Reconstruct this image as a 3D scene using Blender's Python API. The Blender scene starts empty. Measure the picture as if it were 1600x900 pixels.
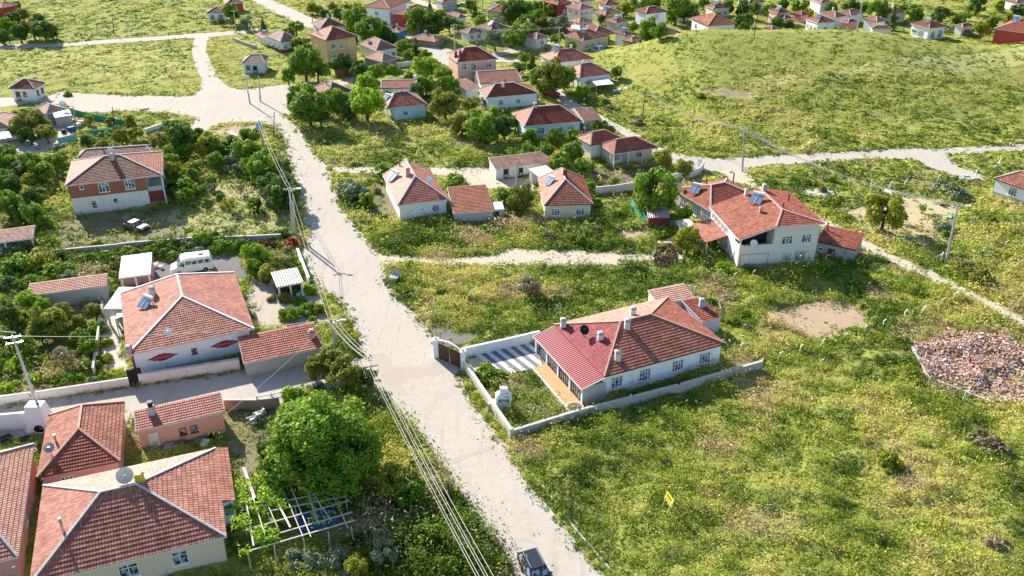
import bpy, math, random
import numpy as np
from mathutils import Vector, Matrix
from mathutils.geometry import tessellate_polygon
R = math.radians
random.seed(7); rng = np.random.default_rng(7)
SC = bpy.context.scene
COL = SC.collection

# ------------------------------------------------------------ camera, light
FOC, CAMZ, PITCH = 1369.0, 58.0, R(28.7)
cam = bpy.data.objects.new('camera', bpy.data.cameras.new('camera')); COL.objects.link(cam)
cam.location = (0, 0, CAMZ); cam.rotation_euler = (R(90) - PITCH, 0, 0)
cam.data.sensor_width = 36; cam.data.lens = FOC / 1600 * 36; cam.data.clip_end = 9000; cam.data.clip_start = .5
SC.camera = cam
SUN_EL = R(28); SUN_DIR = Vector((-.585, .81, 0)).normalized()
W = bpy.data.worlds.new("World"); SC.world = W; W.use_nodes = True
wn = W.node_tree; wn.nodes.clear()
wo = wn.nodes.new('ShaderNodeOutputWorld'); wb = wn.nodes.new('ShaderNodeBackground'); ws = wn.nodes.new('ShaderNodeTexSky')
ws.sky_type = 'NISHITA'; ws.sun_disc = False; ws.sun_elevation = SUN_EL
ws.sun_rotation = math.atan2(SUN_DIR.x, SUN_DIR.y)
ws.altitude = 900; ws.dust_density = 1.2; ws.ozone_density = 1.0
wb.inputs[1].default_value = .10
wn.links.new(ws.outputs[0], wb.inputs[0]); wn.links.new(wb.outputs[0], wo.inputs[0])
sl = bpy.data.lights.new('sun', 'SUN'); sun = bpy.data.objects.new('sun', sl); COL.objects.link(sun)
sl.energy = 5.0; sl.angle = R(.55); sl.color = (1, .93, .82)
d = -(SUN_DIR * math.cos(SUN_EL) + Vector((0, 0, math.sin(SUN_EL))))
sun.rotation_euler = d.to_track_quat('-Z', 'Y').to_euler(); sun.location = (-60, 60, 120)
SC.view_settings.view_transform = 'Standard'; SC.view_settings.look = 'None'
SC.view_settings.exposure = 1.2; SC.view_settings.gamma = 1
SC.cycles.max_bounces = 5; SC.cycles.diffuse_bounces = 3; SC.cycles.transparent_max_bounces = 6

# ------------------------------------------------------------ projection
cP, sP = math.cos(PITCH), math.sin(PITCH)
def ray(px, py):
    u = (px - 800) / FOC; v = (450 - py) / FOC
    return Vector((u, cP + v * sP, -sP + v * cP))
def unp(px, py, z=0.):
    r = ray(px, py); t = (z - CAMZ) / r.z
    return Vector((r.x * t, r.y * t, z))
def proj(p):
    x, y, z = p[0], p[1], p[2] - CAMZ
    dd = y * cP - z * sP; v = (y * sP + z * cP)
    return 800 + FOC * x / dd, 450 - FOC * v / dd, dd
def ss(a, b, x):
    t = np.clip((x - a) / (b - a), 0, 1); return t * t * (3 - 2 * t)
def hill(X, Y):
    X = np.asarray(X, float); Y = np.asarray(Y, float)
    foot = np.interp(X, [5, 12, 42, 100, 200], [215, 203, 154, 167, 190]) + 4
    up = np.clip((Y - foot) / (221 - foot), 0, 1); up = np.where(Y < foot, 0, .5 * (up * up * (3 - 2 * up)) + .5 * up ** 1.3)
    dn = 1 - ss(222, 250, Y)
    amp = 9.2 * ss(12, 50, X) * (1 - .46 * ss(82, 122, X)) * (1 - ss(200, 300, X))
    return amp * up * dn * np.where(X > 10, 1, 0)
def gp(px, py, z=0.):
    r = ray(px, py); t = 60.
    while t < 420:
        p = Vector((0, 0, CAMZ)) + r * t
        if p.z <= float(hill(p.x, p.y)) + z:
            return Vector((p.x, p.y, p.z))
        t += .5
    return unp(px, py, z)
def vnoise(X, Y, s, seed):
    g = np.random.default_rng(seed).random((256, 256))
    x = X / s; y = Y / s; xi = np.floor(x).astype(int); yi = np.floor(y).astype(int)
    fx = x - xi; fy = y - yi; fx = fx * fx * (3 - 2 * fx); fy = fy * fy * (3 - 2 * fy)
    a = g[xi % 256, yi % 256]; b = g[(xi + 1) % 256, yi % 256]; c = g[xi % 256, (yi + 1) % 256]; d_ = g[(xi + 1) % 256, (yi + 1) % 256]
    return (a * (1 - fx) + b * fx) * (1 - fy) + (c * (1 - fx) + d_ * fx) * fy
def inpoly(X, Y, poly):
    P = np.array([(p[0], p[1]) for p in poly]); r = np.zeros(np.shape(X), bool)
    x0, y0 = P.min(0); x1, y1 = P.max(0)
    m = (X >= x0) & (X <= x1) & (Y >= y0) & (Y <= y1)
    xs = X[m]; ys = Y[m]; q = np.zeros(xs.shape, bool); j = len(P) - 1
    for i in range(len(P)):
        c = (P[i, 1] > ys) != (P[j, 1] > ys)
        with np.errstate(divide='ignore', invalid='ignore'):
            xx = (P[j, 0] - P[i, 0]) * (ys - P[i, 1]) / (P[j, 1] - P[i, 1]) + P[i, 0]
        q ^= c & (xs < xx); j = i
    r[m] = q; return r

# ------------------------------------------------------------ materials
def nt(name):
    m = bpy.data.materials.new(name); m.use_nodes = True
    n = m.node_tree; return m, n, n.nodes['Principled BSDF']
def N(n, t, **k):
    o = n.nodes.new(t)
    for a, b in k.items():
        if isinstance(a, str) and a.startswith('i_'):
            o.inputs[a[2:].replace('_', ' ')].default_value = b
        else: setattr(o, a, b)
    return o
def L(n, a, b): n.links.new(a, b)
def ramp(n, stops, src):
    r = n.nodes.new('ShaderNodeValToRGB'); e = r.color_ramp.elements
    while len(e) < len(stops): e.new(.5)
    for i, (p, c) in enumerate(stops):
        e[i].position = p; e[i].color = (*c, 1)
    L(n, src, r.inputs[0]); return r.outputs[0]
def mix(n, fac, a, b, mode='MIX'):
    m = n.nodes.new('ShaderNodeMix'); m.data_type = 'RGBA'; m.blend_type = mode
    for s, v in ((0, fac), (6, a), (7, b)):
        if isinstance(v, (tuple, list)): m.inputs[s].default_value = (*v, 1)
        elif isinstance(v, (int, float)): m.inputs[s].default_value = v
        else: L(n, v, m.inputs[s])
    return m.outputs[2]
def noise(n, scale, detail=3, rough=.55, vec=None):
    t = N(n, 'ShaderNodeTexNoise'); t.inputs['Scale'].default_value = scale; t.inputs['Detail'].default_value = detail; t.inputs['Roughness'].default_value = rough
    if vec is None:
        g = n.nodes.get('GEO') or N(n, 'ShaderNodeNewGeometry', name='GEO'); vec = g.outputs['Position']
    L(n, vec, t.inputs['Vector']); return t.outputs['Fac']
def mth(n, op, a, b=None):
    m = n.nodes.new('ShaderNodeMath'); m.operation = op
    for i, v in enumerate((a, b)):
        if v is None: continue
        if isinstance(v, (int, float)): m.inputs[i].default_value = v
        else: L(n, v, m.inputs[i])
    return m.outputs[0]
def bump(n, bs, h, s=.5, dist=.05):
    b = N(n, 'ShaderNodeBump'); b.inputs['Strength'].default_value = s; b.inputs['Distance'].default_value = dist
    L(n, h, b.inputs['Height']); L(n, b.outputs[0], bs.inputs['Normal'])
MATS = {}
def plain(name, c, rough=.8, metal=0, var=.16, sc=1.5, spec=.3):
    if name in MATS: return MATS[name]
    m, n, b = nt(name)
    f = noise(n, sc, 5, .6)
    f2 = noise(n, sc * 9, 2)
    col = ramp(n, [(.3, tuple(x * (1 - var) for x in c)), (.7, tuple(min(1, x * (1 + var * .5)) for x in c))], mix(n, .3, f, f2))
    L(n, col, b.inputs['Base Color']); b.inputs['Roughness'].default_value = rough; b.inputs['Metallic'].default_value = metal
    b.inputs['Specular IOR Level'].default_value = spec
    MATS[name] = m; return m
def stucco(name, c, dirt=(.3, .26, .2), amt=.5):
    if name in MATS: return MATS[name]
    m, n, b = nt(name)
    f = noise(n, .9, 6, .65); g = n.nodes['GEO']
    sep = N(n, 'ShaderNodeSeparateXYZ'); L(n, g.outputs['Position'], sep.inputs[0])
    low = mth(n, 'SUBTRACT', 1.0, mth(n, 'MULTIPLY', sep.outputs['Z'], 1.6))
    st = mth(n, 'MULTIPLY', mth(n, 'MAXIMUM', low, 0), f)
    big = ramp(n, [(.45, (0, 0, 0)), (.75, (1, 1, 1))], noise(n, .55, 6, .7))
    col = mix(n, mth(n, 'MULTIPLY', big, amt * .45), c, tuple(x * .6 + y * .4 for x, y in zip(c, dirt)))
    mp = N(n, 'ShaderNodeMapping'); mp.inputs['Scale'].default_value = (3.2, 3.2, .35); L(n, g.outputs['Position'], mp.inputs[0])
    stk = ramp(n, [(.52, (0, 0, 0)), (.72, (1, 1, 1))], noise(n, 1, 5, .6, mp.outputs[0])); col = mix(n, mth(n, 'MULTIPLY', stk, .38 * amt), col, dirt)
    col = mix(n, mth(n, 'MINIMUM', mth(n, 'MULTIPLY', st, 1.6 * amt), 1), col, dirt)
    L(n, col, b.inputs['Base Color']); b.inputs['Roughness'].default_value = .9; b.inputs['Specular IOR Level'].default_value = .15
    bump(n, b, noise(n, 14, 3), .25, .02)
    MATS[name] = m; return m
def tile(name, c1, c2, c3, worn=.4):
    m, n, b = nt(name)
    uv = N(n, 'ShaderNodeUVMap'); s = N(n, 'ShaderNodeSeparateXYZ'); L(n, uv.outputs[0], s.inputs[0])
    fu = mth(n, 'FLOOR', s.outputs[0]); fv = mth(n, 'FLOOR', s.outputs[1])
    cb = N(n, 'ShaderNodeCombineXYZ'); L(n, fu, cb.inputs[0]); L(n, fv, cb.inputs[1])
    wnz = N(n, 'ShaderNodeTexWhiteNoise'); wnz.noise_dimensions = '2D'; L(n, cb.outputs[0], wnz.inputs[0])
    f = noise(n, .5, 5, .6)
    t = mth(n, 'ADD', mth(n, 'MULTIPLY', wnz.outputs[0], .34), mth(n, 'ADD', mth(n, 'MULTIPLY', f, .5), .10))
    col = ramp(n, [(.18, c1), (.5, c2), (.85, c3)], t)
    pat = ramp(n, [(.5, (0, 0, 0)), (.68, (1, 1, 1))], noise(n, 1.1, 6, .7))
    col = mix(n, mth(n, 'MULTIPLY', pat, worn), col, tuple(x * .45 for x in c1))
    fr = mth(n, 'FRACT', s.outputs[0]); w = mth(n, 'SINE', mth(n, 'MULTIPLY', fr, math.pi))
    gap = ramp(n, [(.0, (.36, .36, .36)), (.35, (1, 1, 1))], w)
    col = mix(n, 1, col, gap, 'MULTIPLY')
    oi = N(n, 'ShaderNodeObjectInfo'); hs = N(n, 'ShaderNodeHueSaturation'); L(n, col, hs.inputs['Color'])
    L(n, mth(n, 'ADD', mth(n, 'MULTIPLY', oi.outputs['Random'], .40), .82), hs.inputs['Value']); L(n, mth(n, 'SUBTRACT', 1.04, mth(n, 'MULTIPLY', oi.outputs['Random'], .18)), hs.inputs['Saturation']); col = hs.outputs[0]
    L(n, col, b.inputs['Base Color']); b.inputs['Roughness'].default_value = .75; b.inputs['Specular IOR Level'].default_value = .25
    bump(n, b, w, .8, .05)
    MATS[name] = m; return m
tile('tile_red', (.15, .034, .022), (.31, .078, .046), (.46, .16, .10), .38)
tile('tile_brick', (.16, .045, .028), (.32, .10, .058), (.48, .20, .13), .42)
tile('tile_orange', (.30, .13, .09), (.46, .225, .16), (.58, .34, .26), .3)  # orange clay, also the paler sunlit tone painted on sun-facing slopes of red roofs
tile('tile_old', (.14, .06, .045), (.28, .13, .095), (.44, .26, .20), .55)
tile('tile_crimson', (.19, .022, .03), (.29, .045, .05), (.38, .11, .10), .3)
def sheet(name, c, c2, freq=1, rough=.5):
    m, n, b = nt(name)
    uv = N(n, 'ShaderNodeUVMap'); s = N(n, 'ShaderNodeSeparateXYZ'); L(n, uv.outputs[0], s.inputs[0])
    w = mth(n, 'SINE', mth(n, 'MULTIPLY', s.outputs[0], 2 * math.pi * freq))
    rust = ramp(n, [(.5, (0, 0, 0)), (.75, (1, 1, 1))], noise(n, .9, 6, .7))
    st = ramp(n, [(0, (.72, .72, .72)), (1, (1, 1, 1))], mth(n, 'ADD', mth(n, 'MULTIPLY', w, .5), .5))
    col = mix(n, 1, mix(n, rust, c, c2), st, 'MULTIPLY')
    L(n, col, b.inputs['Base Color']); b.inputs['Roughness'].default_value = rough
    bump(n, b, w, .7, .05); MATS[name] = m; return m
sheet('sheet_crimson', (.30, .03, .045), (.26, .05, .055)); sheet('sheet_white', (.82, .82, .80), (.68, .66, .62))
sheet('sheet_pink', (.55, .36, .36), (.45, .26, .25)); sheet('sheet_rust', (.42, .36, .33), (.32, .13, .11)); sheet('sheet_grey', (.38, .38, .38), (.25, .23, .22))
def brick(name, c1, c2, mc, scale=3.2):
    m, n, b = nt(name); t = N(n, 'ShaderNodeTexBrick')
    uv = N(n, 'ShaderNodeUVMap'); L(n, uv.outputs[0], t.inputs['Vector'])
    t.inputs['Color1'].default_value = (*c1, 1); t.inputs['Color2'].default_value = (*c2, 1); t.inputs['Mortar'].default_value = (*mc, 1)
    t.inputs['Scale'].default_value = scale; t.inputs['Mortar Size'].default_value = .02
    col = mix(n, mth(n, 'MULTIPLY', noise(n, .8, 5), .5), t.outputs[0], tuple(x * .7 for x in c1))
    L(n, col, b.inputs['Base Color']); b.inputs['Roughness'].default_value = .9; MATS[name] = m
brick('brick_wall', (.30, .075, .035), (.44, .14, .065), (.36, .27, .20), 2.4)
stucco('w_pale', (.72, .69, .62), amt=.5)
tile('tile_rose', (.24, .07, .06), (.38, .14, .11), (.48, .22, .18), .3)
stucco('w_white', (.78, .78, .76), amt=.45); stucco('w_blue', (.62, .70, .76)); stucco('w_cream', (.66, .60, .48), amt=.5)
stucco('w_yellow', (.60, .42, .20), amt=.3); stucco('w_beige', (.58, .50, .38)); stucco('w_pink', (.68, .36, .30), amt=.4); stucco('w_salmon', (.66, .43, .33), amt=.3)
stucco('w_grey', (.36, .35, .34)); stucco('w_red', (.42, .07, .06)); stucco('w_bluepaint', (.06, .25, .55)); stucco('w_lightblue', (.45, .62, .75), amt=.3)
stucco('w_clean', (.80, .82, .84), amt=.18); stucco('w_tan', (.66, .55, .42), amt=.2); stucco('w_lilac', (.55, .52, .58)); stucco('concrete', (.42, .41, .39), amt=.6)
stucco('w_rose', (.62, .30, .30), amt=.3); stucco('mud', (.34, .26, .19)); stucco('whitewash', (.74, .71, .66), amt=.8)
plain('dark', (.03, .028, .026), .8); plain('frame', (.80, .80, .80), .4, var=.05); plain('brown_wood', (.12, .06, .035), .7); plain('grey_wood', (.36, .33, .30), .8, var=.3)
plain('pale_wood', (.55, .50, .44), .8, var=.3); plain('cement', (.50, .48, .46), .9, var=.3, sc=3); plain('cap', (.56, .52, .50), .9, var=.4, sc=4)
plain('cap_clay', (.55, .34, .27), .9, var=.35, sc=4); plain('black', (.012, .012, .013), .5); plain('rubber', (.02, .02, .02), .9); plain('steel', (.5, .5, .5), .35, .8)
plain('white_paint', (.80, .80, .80), .35, var=.04, spec=.5); plain('off_white', (.68, .66, .62), .8); plain('red_paint', (.45, .04, .03), .5); plain('green_net', (.04, .34, .24), .8)
plain('yellow', (.75, .62, .06), .5, var=.05); plain('blue_tarp', (.03, .12, .28), .6); plain('orange_tile', (.50, .33, .17), .5, var=.2, sc=6); plain('gold', (.65, .50, .06), .5)
plain('teal', (.25, .55, .50), .6); plain('lightblue', (.35, .50, .62), .4); plain('maroon', (.22, .04, .035), .7); plain('pot_black', (.02, .02, .02), .6)
plain('pole_concrete', (.44, .43, .41), .9, var=.2); plain('pole_wood', (.075, .055, .045), .9, var=.3); plain('wire', (.42, .40, .36), .5, var=0)
plain('dung', (.075, .05, .035), 1, var=.5, sc=4); plain('car_dark', (.035, .045, .06), .22, .3, .03, spec=.6); plain('car_beige', (.15, .125, .095), .45, .1, .05, spec=.6); plain('car_blue', (.45, .55, .65), .3, .2, .03)
def glass():
    m, n, b = nt('glass'); L(n, ramp(n, [(.46, (.035, .05, .06)), (.54, (.30, .36, .42))], noise(n, 2.6, 1)), b.inputs['Base Color']); b.inputs['Roughness'].default_value = .12
    b.inputs['Specular IOR Level'].default_value = .8; MATS['glass'] = m
    m, n, b = nt('panel'); b.inputs['Base Color'].default_value = (.30, .36, .44, 1); b.inputs['Roughness'].default_value = .18; b.inputs['Metallic'].default_value = .4; MATS['panel'] = m
    m, n, b = nt('curtain'); b.inputs['Base Color'].default_value = (.45, .5, .55, 1); b.inputs['Roughness'].default_value = .3; MATS['curtain'] = m
glass()
def mt(n): return MATS[n]

# ------------------------------------------------------------ objects
USED = []
def tag(o, label=None, cat=None, group=None, kind=None):
    if label: o['label'] = label
    if cat: o['category'] = cat
    if group: o['group'] = group
    if kind: o['kind'] = kind
    return o
ORG = {}
def empty(name, loc, rz=0):
    o = bpy.data.objects.new(name, None); COL.objects.link(o); o.location = loc; o.rotation_euler.z = rz; o.empty_display_size = .5
    ORG[o.name] = Vector(loc) if rz == 0 else Vector(loc); return o
class MB:
    def __init__(s, T=None): s.v = []; s.f = []; s.m = []; s.uv = []; s.T = T
    def poly(s, pts, mi=0, uv=None):
        i = len(s.v)
        for p in pts:
            p = Vector(p); s.v.append(s.T @ p if s.T else p)
        s.f.append(list(range(i, i + len(pts)))); s.m.append(mi)
        if uv is None:
            a = (Vector(pts[1]) - Vector(pts[0])); e = a.normalized() if a.length > 1e-6 else Vector((1, 0, 0))
            nn = (Vector(pts[1]) - Vector(pts[0])).cross(Vector(pts[2]) - Vector(pts[0])); nn = nn.normalized() if nn.length > 1e-9 else Vector((0, 0, 1)); w = nn.cross(e)
            uv = [((Vector(p) - Vector(pts[0])).dot(e), (Vector(p) - Vector(pts[0])).dot(w)) for p in pts]
        s.uv += list(uv)
    def prism(s, base, top, mi=0, caps=True):
        n = len(base)
        for k in range(n):
            j = (k + 1) % n; s.poly([base[k], base[j], top[j], top[k]], mi)
        if caps: s.poly(list(top), mi); s.poly(list(reversed(base)), mi)
    def box(s, x0, y0, z0, x1, y1, z1, mi=0):
        b = [(x0, y0, z0), (x1, y0, z0), (x1, y1, z0), (x0, y1, z0)]; t = [(p[0], p[1], z1) for p in b]; s.prism(b, t, mi)
    def cyl(s, a, b, r0, r1=None, n=8, mi=0, caps=True):
        a = Vector(a); b = Vector(b); r1 = r0 if r1 is None else r1; z = (b - a).normalized()
        x = z.orthogonal().normalized(); y = z.cross(x)
        c = [(math.cos(2 * math.pi * k / n), math.sin(2 * math.pi * k / n)) for k in range(n)]
        s.prism([a + (x * p + y * q) * r0 for p, q in c], [b + (x * p + y * q) * r1 for p, q in c], mi, caps)
    def bar(s, a, b, w, h, mi=0, lift=0):
        a = Vector(a); b = Vector(b); d = (b - a).normalized(); up = Vector((0, 0, 1))
        if abs(d.z) > .95: up = Vector((1, 0, 0))
        x = d.cross(up).normalized() * w / 2; y = x.cross(d).normalized() * h / 2
        if y.z < 0: y = -y
        o = y * lift
        s.prism([a - x - y + o, a + x - y + o, a + x + y + o, a - x + y + o], [b - x - y + o, b + x - y + o, b + x + y + o, b - x + y + o], mi)
    def lathe(s, prof, n=12, mi=0, c=(0, 0, 0)):
        c = Vector(c)
        for (r0, z0), (r1, z1) in zip(prof, prof[1:]):
            for k in range(n):
                a, b = 2 * math.pi * k / n, 2 * math.pi * (k + 1) / n
                P = lambda r, z, t: c + Vector((r * math.cos(t), r * math.sin(t), z))
                s.poly([P(r0, z0, a), P(r0, z0, b), P(r1, z1, b), P(r1, z1, a)], mi)
    def build(s, name, mats, parent=None, smooth=False, origin=None, merge=False):
        me = bpy.data.meshes.new(name)
        if isinstance(mats, str): mats = [mats]
        org = Vector((0, 0, 0))
        if parent is not None: org = ORG[parent.name]
        elif origin == 'base' and s.v:
            xs = [p.x for p in s.v]; ys = [p.y for p in s.v]; org = Vector(((min(xs) + max(xs)) / 2, (min(ys) + max(ys)) / 2, min(p.z for p in s.v)))
        elif origin is not None: org = Vector(origin)
        me.from_pydata([tuple(p - org) for p in s.v], [], s.f)
        for m in mats: me.materials.append(mt(m))
        if len(mats) > 1: me.polygons.foreach_set('material_index', s.m)
        ul = me.uv_layers.new(name='UVMap'); ul.data.foreach_set('uv', [c for u in s.uv for c in u])
        if smooth: me.polygons.foreach_set('use_smooth', [True] * len(s.f))
        me.update()
        o = bpy.data.objects.new(name, me); COL.objects.link(o)
        ORG[o.name] = org
        if parent is not None: o.parent = parent
        else: o.location = org
        return o
def copy_tree(o, parent=None):
    c = o.copy(); COL.objects.link(c)
    if parent is not None: c.parent = parent; c.matrix_parent_inverse = o.matrix_parent_inverse.copy()
    for k in ('label',):
        pass
    for ch in [x for x in CH.get(o.name, [])]:
        copy_tree(ch, c)
    return c
CH = {}
def index_children(root):
    for o in bpy.data.objects:
        if o.parent: CH.setdefault(o.parent.name, [])
        if o.parent and o not in CH[o.parent.name]: CH[o.parent.name].append(o)

# automatic "where" phrases for repeats: nearest landmark in the picture
LAND = []      # (px, py, short)
def rel(p, k=0):
    x, y, dd = proj(p)
    c = sorted(LAND, key=lambda l: (l[0] - x) ** 2 + (1.6 * (l[1] - y)) ** 2)
    l = c[min(k, len(c) - 1)]; dx = x - l[0]; dy = y - l[1]
    if abs(dx) < abs(dy): w = 'behind' if dy < 0 else 'in front of'
    else: w = 'left of' if dx < 0 else 'right of'
    return w + ' the ' + l[2]
LABELED = []
def autolabel(o, p, lead, cat, group):
    tag(o, None, cat, group); LABELED.append((o, Vector(p), lead))
def finish_labels():
    """nearest landmark first; clashes get a second landmark, then an order from left to right"""
    def split(items, f):
        items = list(items)
        g_ = {}
        for t in items: g_.setdefault(f(t), []).append(t)
        return g_
    for lab, L_ in split(LABELED, lambda t: t[2] + ' ' + rel(t[1])).items():
        if len(L_) == 1: L_[0][0]['label'] = lab; continue
        done = False
        for k in (1, 2, 3):
            s = split(L_, lambda t: rel(t[1], k))
            if all(len(v) == 1 for v in s.values()):
                for w, v in s.items(): v[0][0]['label'] = lab + ', near the ' + w.split(' the ', 1)[1]
                done = True; break
        if done: continue
        L_.sort(key=lambda t: proj(t[1])[0]); n = len(L_)
        for i, t in enumerate(L_):
            t[0]['label'] = ('leftmost ' if i == 0 else 'rightmost ' if i == n - 1 else 'middle ' if n == 3 else ORD[min(i, 19)] + '-from-left ') + lab
    c = {}
    for o in bpy.data.objects:
        if o.parent is None and 'label' in o: c.setdefault(o['label'], []).append(o)
    for lab, L_ in c.items():
        if len(L_) > 1:
            L_.sort(key=lambda o: -proj(o.location)[1])
            for i, o in enumerate(L_): o['label'] = (['nearer', 'farther'][i] if len(L_) == 2 else ['nearest', 'middle', 'farthest', 'remotest', 'fifth'][min(i, 4)]) + ' ' + lab
ORD = ['first', 'second', 'third', 'fourth', 'fifth', 'sixth', 'seventh', 'eighth', 'ninth', 'tenth', 'eleventh', 'twelfth', 'thirteenth', 'fourteenth', 'fifteenth', 'sixteenth', 'seventeenth', 'eighteenth', 'nineteenth', 'twentieth']
# ------------------------------------------------------------ roads, yards and the ground
def gpoly(pts, z=0): return [unp(x, y, z) for x, y in pts]
def ragged(P, step=.8, amp=.22, seed=1):
    r = random.Random(seed); out = []
    for i in range(len(P)):
        a = P[i]; b = P[(i + 1) % len(P)]; n = max(1, int((b - a).length / step)); t = (b - a); pr = Vector((-t.y, t.x, 0)).normalized() if t.length > .01 else Vector((0, 0, 0))
        for k in range(n): out.append(a + t * k / n + pr * (r.uniform(-amp, amp) if (k or True) else 0))
    return out
ROADS = {
 'alley': [(-90,648),(0,634),(60,626),(205,605),(375,579),(480,566),(575,556),(590,606),(460,607),(440,632),(350,640),(230,655),(100,672),(-90,700)],
 'main_road': [(425,186),(450,180),(470,205),(490,235),(513,262),(517,275),(523,300),(548,345),(575,375),(598,400),(604,420),(612,450),(650,490),(668,515),(700,548),(718,580),(735,625),(770,672),(793,700),(815,745),(850,785),(880,820),(910,860),(945,905),(1010,985),(830,985),(800,905),(782,860),(757,835),(735,800),(717,780),(700,757),(680,725),(644,672),(612,635),(590,608),(572,578),(560,548),(557,522),(542,495),(530,472),(508,455),(487,442),(472,398),(479,372),(473,330),(464,292),(450,250),(443,228),(438,212)],
 'junction_road': [(-90,152),(20,153),(72,151),(95,144),(140,147),(200,150),(300,150),(313,142),(316,125),(305,105),(300,85),(302,66),(306,58),(326,57),(322,80),(330,100),(340,120),(355,135),(375,141),(400,138),(440,133),(490,131),(540,123),(600,112),(602,119),(560,128),(480,145),(455,160),(451,181),(437,213),(425,200),(408,192),(395,190),(360,192),(340,194),(322,204),(285,204),(303,190),(305,184),(290,180),(255,176),(200,173),(160,176),(112,176),(108,166),(60,160),(0,168),(-90,172)],
 'field_road': [(-90,71),(0,70),(90,68),(200,60),(300,53),(380,48),(402,44),(404,49),(380,53),(330,58),(200,66),(100,73),(0,77),(-90,80)],
 'diagonal_road': [(360,-14),(400,5),(440,25),(478,43),(500,44),(508,36),(480,25),(450,11),(400,-10),(380,-18)],
 'back_lane': [(640,-6),(668,3),(700,12),(732,25),(728,30),(695,19),(662,9),(640,2)],
 'village_lane': [(636,49),(650,58),(672,72),(700,77),(730,82),(768,84),(800,75),(830,68),(862,60),(866,67),(835,76),(800,84),(778,89),(802,91),(834,88),(834,94),(800,98),(772,97),(722,96),(705,106),(688,98),(672,88),(655,72),(634,57)],
 'barn_lane': [(908,76),(945,76),(985,68),(996,72),(960,84),(930,89),(908,85)],
 'hill_road': [(856,139),(872,137),(900,158),(930,175),(965,195),(1000,212),(1035,232),(1080,244),(1130,248),(1170,246),(1250,241),(1320,237),(1400,233),(1470,232),(1600,225),(1720,217),(1720,229),(1600,236),(1480,243),(1500,262),(1540,275),(1540,284),(1500,277),(1465,268),(1435,256),(1425,250),(1390,249),(1300,253),(1240,257),(1170,263),(1162,275),(1100,272),(1075,262),(1050,254),(1010,232),(975,212),(935,192),(890,172),(866,152)],
 'farm_track': [(1098,266),(1164,268),(1200,299),(1222,308),(1300,347),(1375,387),(1425,410),(1505,447),(1600,495),(1720,552),(1720,575),(1600,513),(1490,456),(1450,436),(1387,408),(1337,386),(1272,352),(1215,311),(1180,297),(1140,284)],
 'cross_track': [(592,397),(660,402),(720,404),(770,398),(800,388),(835,390),(900,391),(940,395),(1015,381),(1050,370),(1052,378),(1000,389),(960,398),(1025,396),(1028,406),(960,416),(800,416),(700,414),(600,414)],
 'yard_lane': [(515,262),(585,262),(650,263),(720,262),(772,263),(775,279),(832,279),(835,300),(800,298),(735,296),(728,285),(700,275),(600,272),(560,272),(530,270)],
}
DIRT = {   # bare yards, beds, plots: (polygon, material)
 'brick_house_yard': ([(110,336),(262,322),(300,345),(290,365),(230,382),(130,392),(90,395),(95,350)], 'g_yard'),
 'orchard_ground': ([(290,290),(395,285),(452,330),(452,352),(440,375),(330,368),(262,345),(270,305)], 'g_orchard'),
 'van_yard': ([(236,405),(375,398),(392,436),(330,437),(205,450),(185,440),(186,420)], 'g_asphalt'),
 'paved_yard': ([(392,436),(425,440),(500,455),(516,505),(470,520),(400,512),(384,470)], 'g_paving'),
 'left_yard': ([(-60,185),(10,185),(105,188),(118,205),(105,228),(60,240),(-60,240)], 'g_pale'),
 'house_strip': ([(160,470),(192,462),(190,545),(205,580),(150,575),(158,520)], 'g_pale'),
 'soil_plot': ([(1192,490),(1230,480),(1290,470),(1325,473),(1342,485),(1362,500),(1290,530),(1270,527),(1240,518),(1215,505)], 'g_soil'),
 'sheep_patch': ([(985,128),(1000,125),(1020,128),(1012,134),(985,133)], 'g_soil'),
 'tree_plot': ([(1325,330),(1400,305),(1470,312),(1500,325),(1495,380),(1440,392),(1380,375),(1330,350)], 'g_straw'),
 'hay_ground': ([(1245,298),(1280,295),(1310,300),(1300,306),(1260,306)], 'g_pale'),
 'bare_patch': ([(345,197),(400,196),(408,205),(372,214),(330,212)], 'g_soil'),
 'vegetable_bed': ([(925,262),(1040,262),(1045,290),(985,298),(925,292)], 'g_bed'),
 'garden_yard': ([(0,455),(160,470),(158,580),(60,618),(-60,632),(-60,455)], 'g_grassyard'),
 'walled_garden': ([(742,580),(785,584),(845,574),(893,628),(905,632),(802,672),(765,640)], 'g_grassyard'),
 'gravel_patch': ([(668,514),(690,508),(720,520),(766,522),(710,543),(700,548)], 'g_gravel'),
 'side_strip': ([(905,636),(1128,578),(1140,560),(1190,566),(1000,606),(905,650)], 'g_bed'),
 'lower_yard': ([(350,640),(470,612),(470,640),(420,700),(385,760),(345,690),(200,700),(205,660)], 'g_yard'),
 'street_plot': ([(476,372),(508,455),(542,495),(570,570),(560,545),(600,520),(530,430)], None),
 'centre_yard': ([(590,285),(608,275),(622,338),(595,350),(572,330)], 'g_yard'),
 'kennel_yard': ([(965,362),(1012,358),(1022,372),(975,380)], 'g_soil'),
 'dung_yard': ([(1020,375),(1065,370),(1085,420),(1010,430)], 'g_orchard'),
}
RP = {k: gpoly(v) for k, v in ROADS.items()}
DP = {k: gpoly(v[0]) for k, v in DIRT.items() if v[1]}
RUBBLE = gpoly([(1425,540),(1480,523),(1565,527),(1600,545),(1720,590),(1720,650),(1550,628),(1500,607),(1445,590)])
EXCL = []       # house footprints
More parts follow.
